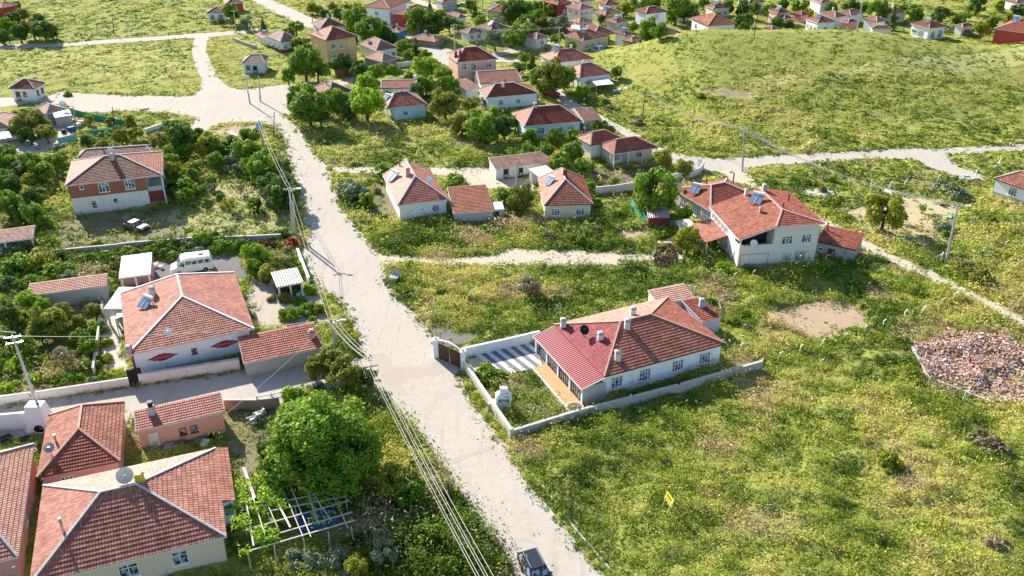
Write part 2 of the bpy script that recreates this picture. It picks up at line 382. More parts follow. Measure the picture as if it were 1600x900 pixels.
# ground materials
def ground_mat():
    m, n, b = nt('meadow_ground')
    a = noise(n, .035, 5, .6); c = noise(n, .35, 6, .65); e = noise(n, 2.2, 4, .7)
    g1 = ramp(n, [(.25, (.14, .17, .04)), (.45, (.25, .265, .065)), (.6, (.36, .345, .11)), (.78, (.47, .42, .17))], mix(n, .45, a, c))
    g2 = ramp(n, [(.3, (.14, .18, .035)), (.55, (.27, .285, .07)), (.75, (.44, .41, .15))], e)
    col = mix(n, .5, g1, g2)
    at = N(n, 'ShaderNodeAttribute', attribute_name='dry')
    col = mix(n, at.outputs['Fac'], col, mix(n, e, (.36, .37, .13), (.50, .46, .20)))
    at2 = N(n, 'ShaderNodeAttribute', attribute_name='bare')
    col = mix(n, at2.outputs['Fac'], col, mix(n, e, (.30, .22, .14), (.48, .38, .26)))
    L(n, col, b.inputs['Base Color']); b.inputs['Roughness'].default_value = 1; b.inputs['Specular IOR Level'].default_value = .05
    bump(n, b, mix(n, .5, e, c), .9, .25); MATS['meadow'] = m
ground_mat()
def earth(name, c1, c2, c3, s=.5, bs=.4, track=None, paver=False):
    m, n, b = nt(name)
    a = noise(n, s * .25, 4, .6); e = noise(n, s * 3, 6, .7); f = noise(n, s * 22, 3, .6)
    col = ramp(n, [(.28, c1), (.5, c2), (.72, c3)], mix(n, .45, mix(n, .6, a, e), f))
    h = f
    if paver:
        t = N(n, 'ShaderNodeTexBrick'); t.inputs['Scale'].default_value = 1.0
        t.inputs['Brick Width'].default_value = .42; t.inputs['Row Height'].default_value = .30; t.inputs['Mortar Size'].default_value = .018; t.inputs['Mortar Smooth'].default_value = .3
        t.inputs['Color1'].default_value = (1, 1, 1, 1); t.inputs['Color2'].default_value = (.93, .92, .91, 1); t.inputs['Mortar'].default_value = (.84, .83, .81, 1)
        mp = N(n, 'ShaderNodeMapping'); mp.inputs['Rotation'].default_value = (0, 0, R(22)); L(n, n.nodes['GEO'].outputs['Position'], mp.inputs[0]); L(n, mp.outputs[0], t.inputs['Vector'])
        col = mix(n, 1, col, t.outputs[0], 'MULTIPLY')
    if paver:
        m2 = N(n, 'ShaderNodeMapping'); m2.inputs['Rotation'].default_value = (0, 0, R(-17)); m2.inputs['Scale'].default_value = (1.1, .09, 1); L(n, n.nodes['GEO'].outputs['Position'], m2.inputs[0])
        col = mix(n, 1, col, ramp(n, [(.30, (.84, .82, .79)), (.46, (1, 1, 1)), (.7, (.95, .94, .93))], noise(n, 1, 5, .65, m2.outputs[0])), 'MULTIPLY')
    L(n, col, b.inputs['Base Color']); b.inputs['Roughness'].default_value = .95; b.inputs['Specular IOR Level'].default_value = .1
    bump(n, b, mix(n, .5, h, e), bs, .06); MATS[name] = m
earth('g_paver', (.38, .345, .30), (.465, .425, .375), (.54, .495, .44), .38, .3, paver=True)
earth('g_patch', (.33, .27, .23), (.42, .36, .31), (.51, .46, .41), 1.4, .6)
earth('g_track', (.36, .30, .22), (.50, .43, .34), (.60, .53, .43), .9, .6)
earth('g_yard', (.09, .11, .045), (.20, .18, .10), (.34, .29, .20), 1, .6); earth('g_orchard', (.15, .19, .05), (.33, .31, .15), (.50, .42, .28), .8, .6)
earth('g_asphalt', (.12, .115, .115), (.17, .165, .165), (.25, .24, .23), 1, .3); earth('g_paving', (.30, .25, .20), (.44, .38, .31), (.52, .46, .38), 1.3, .5)
earth('g_pale', (.36, .32, .26), (.50, .45, .38), (.60, .55, .48), 1, .4); earth('g_soil', (.27, .19, .12), (.40, .30, .20), (.50, .39, .28), 1.2, .7)
earth('g_straw', (.30, .26, .13), (.46, .39, .24), (.56, .49, .34), 1, .6); earth('g_bed', (.09, .075, .05), (.17, .14, .09), (.28, .23, .15), 1.4, .8); earth('g_grassyard', (.07, .10, .03), (.18, .19, .07), (.36, .31, .18), .9, .7)
earth('g_gravel', (.11, .10, .10), (.19, .17, .16), (.34, .31, .29), 1.2, .6); earth('g_stone', (.34, .31, .27), (.44, .40, .36), (.55, .51, .46), 2, .5)
def draped(name, P, mat, z, kind='structure', rag=.2, seed=3):
    Q = ragged(P, .8, rag, seed) if rag else P
    tr = tessellate_polygon([[Vector((p.x, p.y, 0)) for p in Q]])
    me = bpy.data.meshes.new(name); me.from_pydata([(p.x, p.y, z) for p in Q], [], [tuple(t) for t in tr]); me.materials.append(mt(mat)); me.update()
    for p in me.polygons: pass
    o = bpy.data.objects.new(name, me); COL.objects.link(o); tag(o, kind=kind); return o
zz = .040
for i, (k, P) in enumerate(RP.items()):
    draped(k, P, 'g_track' if k in ('farm_track', 'cross_track', 'barn_lane', 'yard_lane') else 'g_paver', zz, seed=i); zz += .004
for i, (k, P) in enumerate(DP.items()):
    draped(k, P, DIRT[k][1], .010 + .0012 * i, seed=30 + i)
draped('road_patch', gpoly([(576,556),(598,552),(616,568),(640,574),(700,566),(716,570),(718,578),(690,583),(655,590),(636,592),(630,610),(640,617),(622,622),(606,606),(588,600)]), 'g_patch', .049, rag=.5)
draped('road_repair', gpoly([(660,708),(676,714),(696,722),(738,706),(775,694),(778,698),(740,712),(702,728),(684,728)]), 'g_patch', .050, rag=.2)
# the ground sheet
def axis(core0, core1, step, lo, hi):
    c = np.arange(core0, core1 + .01, step); a = [core0]; s = step
    while a[-1] > lo: s *= 1.35; a.append(a[-1] - s)
    b = [core1]; s = step
    while b[-1] < hi: s *= 1.35; b.append(b[-1] + s)
    return np.array(sorted(a[1:]) + list(c) + b[1:])
gx = axis(-190, 200, .55, -4500, 4500); gy = axis(50, 330, .55, -1500, 6000)
GX, GY = np.meshgrid(gx, gy)
hard = np.zeros(GX.shape, bool)
FLAT = [gpoly([(722,555),(842,528),(875,500),(960,590),(905,640),(800,690),(770,650)]), RUBBLE]
for P in list(RP.values()) + list(DP.values()) + FLAT: hard |= inpoly(GX, GY, P)
nr = hard.copy()
nr[1:-1, 1:-1] |= hard[2:, 1:-1] | hard[:-2, 1:-1] | hard[1:-1, 2:] | hard[1:-1, :-2]
core = (GX > -189) & (GX < 199) & (GY < 329) & (GY > 51)
bm_ = (.42 * vnoise(GX, GY, 2.7, 1) + .34 * vnoise(GX, GY, 1.3, 2) + .4 * vnoise(GX, GY, 9, 3)) 
bm_ = np.clip(bm_ - .36, 0, 1) * 1.25 * (1 - .6 * ss(130, 210, GY))
HZ = hill(GX, GY)
GZ = HZ + np.where(nr | ~core, 0, bm_)
nyy, nxx = GX.shape
me = bpy.data.meshes.new('ground')
V = np.stack([GX, GY, GZ], -1).reshape(-1, 3)
idx = np.arange(nyy * nxx).reshape(nyy, nxx)
F = np.stack([idx[:-1, :-1], idx[:-1, 1:], idx[1:, 1:], idx[1:, :-1]], -1).reshape(-1, 4)
def fastmesh(me, V, F, k):
    me.vertices.add(len(V)); me.vertices.foreach_set('co', V.astype(np.float32).ravel())
    me.loops.add(F.size); me.loops.foreach_set('vertex_index', F.astype(np.int32).ravel())
    me.polygons.add(len(F)); me.polygons.foreach_set('loop_start', np.arange(0, F.size, k, dtype=np.int32)); me.polygons.foreach_set('loop_total', np.full(len(F), k, dtype=np.int32))
    me.update(calc_edges=True)
fastmesh(me, V, F, 4)
me.polygons.foreach_set('use_smooth', np.ones(len(F), bool))
# dry, mown bands on the hill and bare scars
def wpoly_hill(pts): return [gp(x, y) for x, y in pts]
dry = np.zeros(GX.shape)
HB = wpoly_hill([(1180,120),(1320,108),(1450,90),(1600,75),(1720,62),(1720,98),(1600,103),(1480,118),(1350,124),(1200,136),(1170,132)])
dry = np.where(inpoly(GX, GY, HB), .8, 0) + np.where(inpoly(GX, GY, gpoly([(0,85),(290,75),(300,110),(250,125),(100,118),(0,130)])), .35, 0) + .10 * ss(150, 260, GY)
bare = np.where(inpoly(GX, GY, wpoly_hill([(1085,143),(1140,140),(1185,147),(1180,158),(1140,155),(1100,148)])), .85, 0)
for nm, a in (('dry', dry * (.6 + .5 * vnoise(GX, GY, 4, 8))), ('bare', bare)):
    at = me.attributes.new(nm, 'FLOAT', 'POINT'); at.data.foreach_set('value', np.clip(a, 0, 1).astype(np.float32).ravel())
me.materials.append(mt('meadow'))
g = bpy.data.objects.new('ground', me); COL.objects.link(g); tag(g, kind='structure')
# sampler of the finished ground height
def gz(X, Y):
    i = np.clip(np.searchsorted(gy, Y) - 1, 0, nyy - 2); j = np.clip(np.searchsorted(gx, X) - 1, 0, nxx - 2)
    fy = (Y - gy[i]) / (gy[i + 1] - gy[i]); fx = (X - gx[j]) / (gx[j + 1] - gx[j])
    return (GZ[i, j] * (1 - fx) + GZ[i, j + 1] * fx) * (1 - fy) + (GZ[i + 1, j] * (1 - fx) + GZ[i + 1, j + 1] * fx) * fy
# ------------------------------------------------------------ roofs and houses
def clip(poly, k, v, keep_above):
    out = []
    for i in range(len(poly)):
        a = poly[i]; b = poly[(i + 1) % len(poly)]
        ia = (a[k] >= v) == keep_above or abs(a[k] - v) < 1e-9; ib = (b[k] >= v) == keep_above or abs(b[k] - v) < 1e-9
        if ia: out.append(a)
        if ia != ib:
            t = (v - a[k]) / (b[k] - a[k]); out.append((a[0] + (b[0] - a[0]) * t, a[1] + (b[1] - a[1]) * t))
    return out
def tiles(m, P, course=.38, lift=.055, mi=0, tw=.24):
    P = [Vector(p) for p in P]
    n = Vector((0, 0, 0))
    for i in range(len(P)): n += (P[i] - P[0]).cross(P[(i + 1) % len(P)] - P[0])
    n.normalize()
    if n.z < 0: n = -n; P = P[::-1]
    v = Vector((0, 0, 1)) - n * n.z
    v = v.normalized() if v.length > 1e-4 else Vector((0, 1, 0)); u = v.cross(n)
    o = P[0]; q = [((p - o).dot(u), (p - o).dot(v)) for p in P]
    v0 = min(a[1] for a in q); v1 = max(a[1] for a in q); k = max(1, int(round((v1 - v0) / course))); c = (v1 - v0) / k
    for i in range(k):
        lo, hi = v0 + i * c, v0 + (i + 1) * c
        s = clip(clip(q, 1, lo, True), 1, hi, False)
        if len(s) < 3: continue
        pt = lambda a, z: o + u * a[0] + v * a[1] + n * z
        up = [pt(a, .02 + lift * (1 - (a[1] - lo) / c)) for a in s]
        m.poly(up, mi, [(a[0] / tw, (a[1] - v0) / c - (1e-3 if a[1] > hi - 1e-6 else -1e-3)) for a in s])
        e = sorted([a for a in s if abs(a[1] - lo) < 1e-6])
        if len(e) >= 2:
            a, b = e[0], e[-1]; m.poly([pt(a, 0), pt(b, 0), pt(b, .02 + lift), pt(a, .02 + lift)], mi, [(a[0] / tw, .5), (b[0] / tw, .5), (b[0] / tw, .5), (a[0] / tw, .5)])
def fr(T, side, Lx, D, ov):
    """matrix of a wall: x along it, y outward, z up, origin at its left end seen from outside"""
    if side == 'F': M_ = Matrix(((1, 0, 0, ov), (0, -1, 0, ov), (0, 0, 1, 0), (0, 0, 0, 1))); ln = Lx - 2 * ov
    elif side == 'B': M_ = Matrix(((-1, 0, 0, Lx - ov), (0, 1, 0, D - ov), (0, 0, 1, 0), (0, 0, 0, 1))); ln = Lx - 2 * ov
    elif side == 'L': M_ = Matrix(((0, -1, 0, ov), (-1, 0, 0, D - ov), (0, 0, 1, 0), (0, 0, 0, 1))); ln = D - 2 * ov
    else: M_ = Matrix(((0, 1, 0, Lx - ov), (1, 0, 0, ov), (0, 0, 1, 0), (0, 0, 0, 1))); ln = D - 2 * ov
    return T @ M_, ln
def window(T, cx, zc, w, h, parent, n=2, fm='frame', surround=None, gl='glass'):
    m = MB(T); t = .07; a, b, c, d_ = cx - w / 2, cx + w / 2, zc - h / 2, zc + h / 2
    if surround: s = .14; m.box(a - s, .0, c - s, b + s, .03, c, 1); m.box(a - s, 0, d_, b + s, .03, d_ + s, 1); m.box(a - s, 0, c, a, .03, d_, 1); m.box(b, 0, c, b + s, .03, d_, 1)
    m.box(a, .0, c, a + t, .07, d_); m.box(b - t, .0, c, b, .07, d_); m.box(a + t, 0, c, b - t, .07, c + t); m.box(a + t, 0, d_ - t, b - t, .07, d_)
    for k in range(1, n): x = a + w * k / n; m.box(x - t / 2, 0, c + t, x + t / 2, .065, d_ - t)
    if h > 1: m.box(a + t, 0, d_ - h * .3, b - t, .055, d_ - h * .3 + .05)
    m.box(a - .08, 0, c - .07, b + .08, .14, c - .002)
    o = m.build('window', [fm, surround] if surround else fm, parent)
    ORG[o.name] = ORG[parent.name]
    g_ = MB(T); g_.box(a + t, .004, c + t, b - t, .03, d_ - t); p = g_.build('pane', gl, o); return o
def door(T, cx, w, h, parent, mat='brown_wood', z0=.05):
    m = MB(T); m.box(cx - w / 2, 0, z0, cx + w / 2, .05, z0 + h, 0); m.box(cx - w / 2 - .08, 0, z0, cx - w / 2, .08, z0 + h, 1); m.box(cx + w / 2, 0, z0, cx + w / 2 + .08, .08, z0 + h, 1); m.box(cx - w / 2 - .08, 0, z0 + h, cx + w / 2 + .08, .08, z0 + h + .08, 1)
    m.box(cx - w * .34, .05, z0 + .3, cx + w * .34, .062, z0 + h * .45, 1 if mat != 'frame' else 0); m.box(cx + w * .3, .05, z0 + h * .48, cx + w * .38, .1, z0 + h * .52, 1)
    m.build('door', [mat, 'cement'], parent)
def chimney(p, hh, parent, w=.62, style=0, col='off_white'):
    x, y, z = p; m = MB(); m.box(x - w / 2, y - w / 2, z - .5, x + w / 2, y + w / 2, z + hh); m.box(x - w * .56, y - w * .56, z - .15, x + w * .56, y + w * .56, z + .12)
    c = m.build('chimney', col, parent); k = MB()
    if style == 2: k.cyl((x, y, z + hh), (x, y, z + hh + .5), w * .42, w * .36, 10); k.cyl((x, y, z + hh + .5), (x, y, z + hh + .58), w * .5, w * .5, 10); k.build('chimney_pot', 'pot_black', c); return
    for sx in (-1, 1):
        for sy in (-1, 1): k.box(x + sx * w * .38 - .05, y + sy * w * .38 - .05, z + hh, x + sx * w * .38 + .05, y + sy * w * .38 + .05, z + hh + .2)
    k.prism([(x - w * .65, y - w * .65, z + hh + .2), (x + w * .65, y - w * .65, z + hh + .2), (x + w * .65, y + w * .65, z + hh + .2), (x - w * .65, y + w * .65, z + hh + .2)],
            [(x - w * .3, y - w * .3, z + hh + .38), (x + w * .3, y - w * .3, z + hh + .38), (x + w * .3, y + w * .3, z + hh + .38), (x - w * .3, y + w * .3, z + hh + .38)])
    k.build('chimney_cap', 'cement' if style == 0 else col, c)
def pipe(p, hh, parent, col='maroon', r=.11):
    m = MB(); x, y, z = p; m.cyl((x, y, z - .3), (x, y, z + hh), r, r, 8); m.cyl((x, y, z + hh), (x, y, z + hh + .12), r * 1.7, r * .9, 8); m.build('stove_pipe', col, parent)
def solar(p, parent, az=R(-125), s=1.0, tank='white_paint'):
    """panel leaning up to a tank on a steel stand; az = direction the panel faces (0 = +x)"""
    s *= .8; f = Vector((math.cos(az), math.sin(az), 0)); r_ = Vector((-f.y, f.x, 0)); p = Vector(p); U = Vector((0, 0, 1)); w, l, hh = .92 * s, 1.9 * s, .95 * s
    m = MB()
    for k in (-1, 1): m.bar(p - f * .65 * s + r_ * k * w * .8 - U * .3, p - f * .65 * s + r_ * k * w * .8 + U * (hh + .25 * s), .06, .06); m.bar(p + f * .8 * s + r_ * k * w * .8 - U * .3, p - f * .65 * s + r_ * k * w * .8 + U * hh, .06, .06)
    m.bar(p - f * .65 * s - r_ * w * .8 + U * .6, p - f * .65 * s + r_ * w * .8 + U * (hh - .1), .05, .05)
    st = m.build('solar_heater', 'steel', parent)
    q = MB(); a = p + f * .95 * s + U * .05; b = p - f * .5 * s + U * (hh + .1)
    q.bar(a, b, w * 2.1, .09, 0, 1); q.bar(a, b, .05, .12, 1, 1.4); q.build('collector_panel', ['panel', 'frame'], st)
    t = MB(); t.cyl(p - f * .7 * s - r_ * w * 1.0 + U * (hh + .35 * s), p - f * .7 * s + r_ * w * 1.0 + U * (hh + .35 * s), .29 * s, .29 * s, 12); t.build('water_tank', tank, st)
def dish(p, parent, az=R(-60), r=.5, col='white_paint', top=False, label=None):
    m = MB(); p = Vector(p); m.cyl(p - Vector((0, 0, .4)), p + Vector((0, 0, .75)), .035, .035, 6)
    f = Vector((math.cos(az) * .8, math.sin(az) * .8, .6)).normalized(); c = p + Vector((0, 0, .8)); x = f.orthogonal().normalized(); y = f.cross(x)
    def P(rr, t): return c + f * (rr * rr * .5 / r) + (x * math.cos(t) + y * math.sin(t)) * rr
    for a, b in ((0, r * .5), (r * .5, r)):
        for k in range(14):
            t, u = 2 * math.pi * k / 14, 2 * math.pi * (k + 1) / 14
            m.poly([P(a, t), P(b, t), P(b, u), P(a, u)] if a else [P(0, t), P(b, t), P(b, u)])
    m.bar(c + x * r * .9 + f * r * .4, c + f * r * 1.0, .03, .03); m.box(c.x + f.x * r - .05, c.y + f.y * r - .05, c.z + f.z * r - .05, c.x + f.x * r + .05, c.y + f.y * r + .05, c.z + f.z * r + .05)
    return m.build('satellite_dish', col, parent)
def eave_skirt(m, P, th=.14, mi=0, w=.03):
    for i in range(len(P)):
        a = Vector(P[i]); b = Vector(P[(i + 1) % len(P)])
        if (b - a).length > .01: m.bar(a - Vector((0, 0, th / 2 - .01)), b - Vector((0, 0, th / 2 - .01)), .07, th)
HS = {}
def house(name, short, label, A, B, third, h=2.8, rh=None, axis=None, r=None, ov=.35, wall='w_white', roof='tile_red', cap='cap', wins='', doors='', chim=(), pipes=(), sol=(), dishes=(), cat='house', upper=None, base=None, hi='B', group=None, porch=None, facemats=None, z0=0, gable_mat=None, course=.38, fm='frame'):
    a = unp(*A, z0 + h); b = unp(*B, z0 + h); x = (b - a); Lx = x.length; x.normalize(); y = Vector((0, 0, 1)).cross(x)
    if isinstance(third, tuple):
        c = unp(third[1], third[2], z0 + h); D = (c - (a if third[0] == 'L' else b)).dot(y)
        D = max(3.0, D)
    else: D = third
    T = Matrix(((x.x, y.x, 0, a.x), (x.y, y.y, 0, a.y), (0, 0, 1, z0), (0, 0, 0, 1)))
    ctr = T @ Vector((Lx / 2, D / 2, 0))
    root = empty(name, (ctr.x, ctr.y, z0)); tag(root, label, cat, group)
    root['dims'] = '%.1f x %.1f' % (Lx, D); HS[short] = (root, T, Lx, D, h); 
    for k in ('dims',): del root[k]
    EXCL.append([T @ Vector(p) for p in ((.1, .1, 0), (Lx - .1, .1, 0), (Lx - .1, D - .1, 0), (.1, D - .1, 0))])
    px, py, _ = proj(T @ Vector((Lx / 2, 0, h * .6))); LAND.append((px, py, short))
    if rh is None: rh = .21 * min(Lx, D)
    if axis is None: axis = 'x' if Lx >= D else 'y'
    e = [(0, 0, h), (Lx, 0, h), (Lx, D, h), (0, D, h)]
    if axis == 's':
        zb = {'B': (0, 0, 1, 1), 'F': (1, 1, 0, 0), 'L': (1, 0, 0, 1), 'R': (0, 1, 1, 0)}[hi]
        P = [(p[0], p[1], h + rh * k) for p, k in zip(e, zb)]; faces = [P]; caps = []
    elif axis == 'flat':
        P = e; faces = []; caps = []
    else:
        if r is None:
            s, l = min(Lx, D), max(Lx, D); i = .5 * s / l if s < l else .48; r = (i, 1 - i)
        if axis == 'x':
            R0 = (r[0] * Lx, D / 2, h + rh); R1 = (r[1] * Lx, D / 2, h + rh)
            faces = [[e[0], e[1], R1, R0], [e[2], e[3], R0, R1], [e[3], e[0], R0], [e[1], e[2], R1]]
        else:
            R0 = (Lx / 2, r[0] * D, h + rh); R1 = (Lx / 2, r[1] * D, h + rh)
            faces = [[e[0], e[1], R0], [e[2], e[3], R1], [e[3], e[0], R0, R1], [e[1], e[2], R1, R0]]
        caps = [(R0, R1)]
        if axis == 'x': caps += [(e[0], R0), (e[3], R0), (e[1], R1), (e[2], R1)]
        else: caps += [(e[0], R0), (e[1], R0), (e[2], R1), (e[3], R1)]
    wp = 0
    W_ = MB(T); x1 = Lx - ov; x0 = ov; y0 = ov
    if porch: 
        if porch[0] == 'R': x1 -= porch[1]
        elif porch[0] == 'L': x0 += porch[1]
        elif porch[0] == 'F': y0 += porch[1]
    ztop = h - .06
    if upper: W_.box(x0, y0, -.4, x1, D - ov, upper[0]); U_ = MB(T); U_.box(x0 - .02, y0 - .02, upper[0], x1 + .02, D - ov + .02, ztop); U_.build('upper_walls', upper[1], root)
    else: W_.box(x0, y0, -.4, x1, D - ov, ztop)
    if base: W_.box(x0 - .03, y0 - .03, -.4, x1 + .03, D - ov + .03, base[0], 1)
    # gable ends and shed wedges
    gm = []
    if axis == 'x' and r[0] <= .001: gm.append([(ov, ov, ztop), (ov, D - ov, ztop), (ov, D / 2, h + rh - .1)])
    if axis == 'x' and r[1] >= .999: gm.append([(Lx - ov, ov, ztop), (Lx - ov, D - ov, ztop), (Lx - ov, D / 2, h + rh - .1)])
    if axis == 'y' and r[0] <= .001: gm.append([(ov, y0, ztop), (Lx - ov, y0, ztop), (Lx / 2, y0, h + rh - .1)])
    if axis == 'y' and r[1] >= .999: gm.append([(ov, D - ov, ztop), (Lx - ov, D - ov, ztop), (Lx / 2, D - ov, h + rh - .1)])
    for g_ in gm:
        off = Vector((.08 if axis == 'x' else 0, .08 if axis == 'y' else 0, 0))
        if g_[0][0] > Lx / 2 and axis == 'x' or g_[0][1] > D / 2 and axis == 'y': off = -off
        W_.prism([Vector(p) for p in g_], [Vector(p) + off for p in g_], 0)
    if axis == 's':
        zf = lambda X, Y: h + rh * {'B': Y / D, 'F': 1 - Y / D, 'L': 1 - X / Lx, 'R': X / Lx}[hi] - .08
        for (p, q) in (((x0, y0), (x1, y0)), ((x1, y0), (x1, D - ov)), ((x1, D - ov), (x0, D - ov)), ((x0, D - ov), (x0, y0))):
            cx_, cy_ = (x0 + x1) / 2, (y0 + D - ov) / 2
            inn = lambda t: (t[0] + (.1 if t[0] < cx_ else -.1), t[1] + (.1 if t[1] < cy_ else -.1))
            pi, qi = inn(p), inn(q)
            W_.prism([(*p, ztop), (*q, ztop), (*qi, ztop), (*pi, ztop)], [(*p, zf(*p)), (*q, zf(*q)), (*qi, zf(*qi)), (*pi, zf(*pi))], 0)
    W_.build('walls', [wall, base[1]] if base else wall, root)
    if axis == 'flat':
        f_ = MB(T); f_.box(0, 0, h - .06, Lx, D, h + .1); f_.build('roof', roof, root)
    else:
        rf = MB(T); fm_ = facemats or [roof]; order = list(dict.fromkeys(fm_)); fi = 0
        for i, P in enumerate(faces):
            vert = abs(((Vector(P[1]) - Vector(P[0])).cross(Vector(P[2]) - Vector(P[0])).normalized()).z) < .05
            if vert: continue
            mi = order.index(fm_[i % len(fm_)])
            PW = [T @ Vector(p) for p in P]; rf2 = rf; tt = rf.T; rf.T = None
            if fm_[i % len(fm_)].startswith('tile'): tiles(rf, PW, course, mi=mi)
            else:
                uvx = (PW[1] - PW[0]).normalized(); rf.poly([p + Vector((0, 0, .05)) for p in PW], mi, [((p - PW[0]).dot(uvx) / .35, (p - PW[0]).dot(Vector((0, 0, 1)).cross(uvx)) / .35) for p in PW])
            rf.T = tt
            rf.poly([Vector(p) - Vector((0, 0, .03)) for p in P[::-1]], mi)
        ro = rf.build('roof', order, root); ORG[ro.name] = ORG[root.name]
        pass
        sk = MB(T); eave_skirt(sk, P if axis == 's' else e); sk.build('fascia', 'off_white' if random.random() < .6 else 'brown_wood', root)
        if caps:
            cp = MB(T)
            for p, q in caps:
                if (Vector(p) - Vector(q)).length > .05: cp.bar(Vector(p) + Vector((0, 0, .07)), Vector(q) + Vector((0, 0, .07)), .21, .13)
            cp.build('ridge_cap', cap, root)
    def zat(X, Y):
        best = 1e9
        if axis == 'flat': return h + .1
        for P in faces:
            n = (Vector(P[1]) - Vector(P[0])).cross(Vector(P[2]) - Vector(P[0])).normalized()
            if abs(n.z) < .05: continue
            p0 = Vector(P[0]); best = min(best, p0.z - (n.x * (X - p0.x) + n.y * (Y - p0.y)) / n.z)
        return best + z0
    def rp(u, v):
        q = T @ Vector((u * Lx, v * D, 0)); return (q.x, q.y, zat(u * Lx, v * D))
    for c in chim: chimney(rp(c[0], c[1]), c[2] if len(c) > 2 else .9, root, style=c[3] if len(c) > 3 else 0, col=c[4] if len(c) > 4 else 'off_white')
    for c in pipes: pipe(rp(c[0], c[1]), c[2] if len(c) > 2 else 1.0, root, c[3] if len(c) > 3 else 'maroon')
    for c in sol: solar(rp(c[0], c[1]), root, R(c[2] if len(c) > 2 else -75), c[3] if len(c) > 3 else 1)
    for c in dishes: dish(rp(c[0], c[1]), root, col=c[2] if len(c) > 2 else 'white_paint', r=c[3] if len(c) > 3 else .45)
    # openings: 'F:t,zc,w,h[,n] ...' or 'F3' for evenly spaced ones, 'F3u' a second row upstairs
    for it in wins.split():
        up = 2.9 if it.endswith('u') else 0; it = it.rstrip('u'); side = it[0]; TT, ln = fr(T, side, Lx, D, ov)
        if porch and side == 'F' and porch[0] == 'F': TT = TT @ Matrix.Translation((0, -porch[1], 0))
        if ':' in it:
            q = [float(k) for k in it[2:].split(',')]; window(TT, q[0] * ln, q[1], q[2], q[3], root, int(q[4]) if len(q) > 4 else 2, fm)
        else:
            k = int(it[1:])
            for j in range(k): window(TT, ln * (j + .5) / k, 1.55 + up, 1.15, 1.15, root, 2, fm)
    for it in doors.split():
        side = it[0]; TT, ln = fr(T, side, Lx, D, ov)
        if porch and side == 'F' and porch[0] == 'F': TT = TT @ Matrix.Translation((0, -porch[1], 0))
        q = it[2:].split(','); door(TT, float(q[0]) * ln, float(q[1]), float(q[2]), root, q[3] if len(q) > 3 else 'brown_wood')
    if porch:
        pc = MB(T)
        if porch[0] == 'F': pts = [(.25 + (Lx - .5) * k / porch[2], .25) for k in range(porch[2] + 1)]
        elif porch[0] == 'R': pts = [(Lx - .25, .25 + (D - .5) * k / porch[2]) for k in range(porch[2] + 1)]
        else: pts = [(.25, .25 + (D - .5) * k / porch[2]) for k in range(porch[2] + 1)]
        for p in pts: q = MB(T); q.box(p[0] - .11, p[1] - .11, -.2, p[0] + .11, p[1] + .11, h - .04); q.build('porch_post', 'off_white', root)
    return root
def H(*a, **k): return house(*a, **k)
# --- left foreground
H('house', 'big tan house', 'large tan house with wide orange tiled hip roof at the lower left', (46,914), (353.7,838), ('L',62,760), h=3.3, rh=2.7, axis='x', r=(.37,.56), wall='w_tan', roof='tile_brick', facemats=['tile_brick','tile_orange','tile_brick','tile_brick'], course=.42,
  wins='F:.47,1.9,1.55,1.5,2 F:.75,1.9,1.3,1.5,2', dishes=((.5,.6,'off_white',.75),), pipes=((.17,.3,1.6,'steel'),), chim=((.58,.54,.55,1,'gold'),))
H('house', 'far-left foreground house', 'tiled house cut off by the left edge, with stained pink side wall', (-95,900), (28,870), ('R',43,696), h=3.2, rh=1.9, axis='y', r=(.3,.8), wall='w_rose', roof='tile_orange', cap='cap', wins='R:.4,1.7,.9,.9')
H('house', 'patched-roof pink house', 'small house with patched red tile roof and pink walls behind the big tan house', (57.5,746), (188,720), ('L',84,648), h=2.9, rh=1.7, axis='y', r=(.42,.82), wall='w_rose', roof='tile_red', facemats=['tile_red','tile_orange','tile_brick','tile_brick'], cap='cap_clay', wins='F:.3,1.7,1.1,.8,3', pipes=((.2,.4,.9,'steel'),), dishes=((.15,.25,'steel',.5),))
H('pink_house', 'low pink house', 'low pink house with a single-pitch pink tile roof and a black chimney pot', (212,674), (350,643), ('R',349,619), h=2.7, rh=.5, axis='s', wall='w_pink', roof='tile_rose', ov=.15, wins='F:.5,1.3,.7,.9,1 F:.63,1.3,.7,.9,1', doors='F:.16,.9,1.9,off_white', chim=((.2,.65,1.0,2,'cement'),), fm='maroon')
H('house', 'ornamented white house', 'white house with two red oval wall ornaments and white-edged hip roof', (198.7,555), (397.5,513.7), ('L',193.7,457.5), h=3.4, rh=2.0, axis='y', r=(.5,.9), wall='w_clean', roof='tile_brick', facemats=['tile_brick','tile_orange','tile_brick','tile_red'], cap='w_white', wins='F:.5,1.9,.6,.75,1', chim=((.27,.72,.9),(.02,.03,.5,0,'w_rose')), sol=((.2,.6,-120,1),), dishes=((.33,.09,'white_paint',.45),), fm='maroon', base=(.5,'w_lilac'))
H('shed', 'long tiled garage', 'long low garage with brown tiled roof and grey walls reaching to the main road', (381,568), (503,543), 4.6, h=2.0, rh=.95, axis='s', wall='concrete', roof='tile_old', facemats=['tile_red'], cat='garage', ov=.1, chim=((.93,.45,.7,1,'cap_clay'),))
H('brick_house', 'two-storey brick house', 'two-storey house with bare brick above, whitewash below and a hipped tile roof', (101,290.5), (254,273.5), ('L',107.5,252), h=5.3, rh=2.2, axis='x', r=(.4,.56), wall='whitewash', roof='tile_red', facemats=['tile_old','tile_orange','tile_orange','tile_brick'], cap='cap', upper=(2.9,'brick_wall'), porch=('R',2.4,2),
  wins='F:.14,4.6,.6,.6,1 F:.37,4.2,1.6,1.6,3 F:.65,4.2,1.5,1.6,3 F:.23,1.5,.8,1.4,1 F:.46,1.7,.7,.9,1', chim=((.49,.42,.7,1,'cement'),), dishes=((.47,.6,'off_white',.6),))
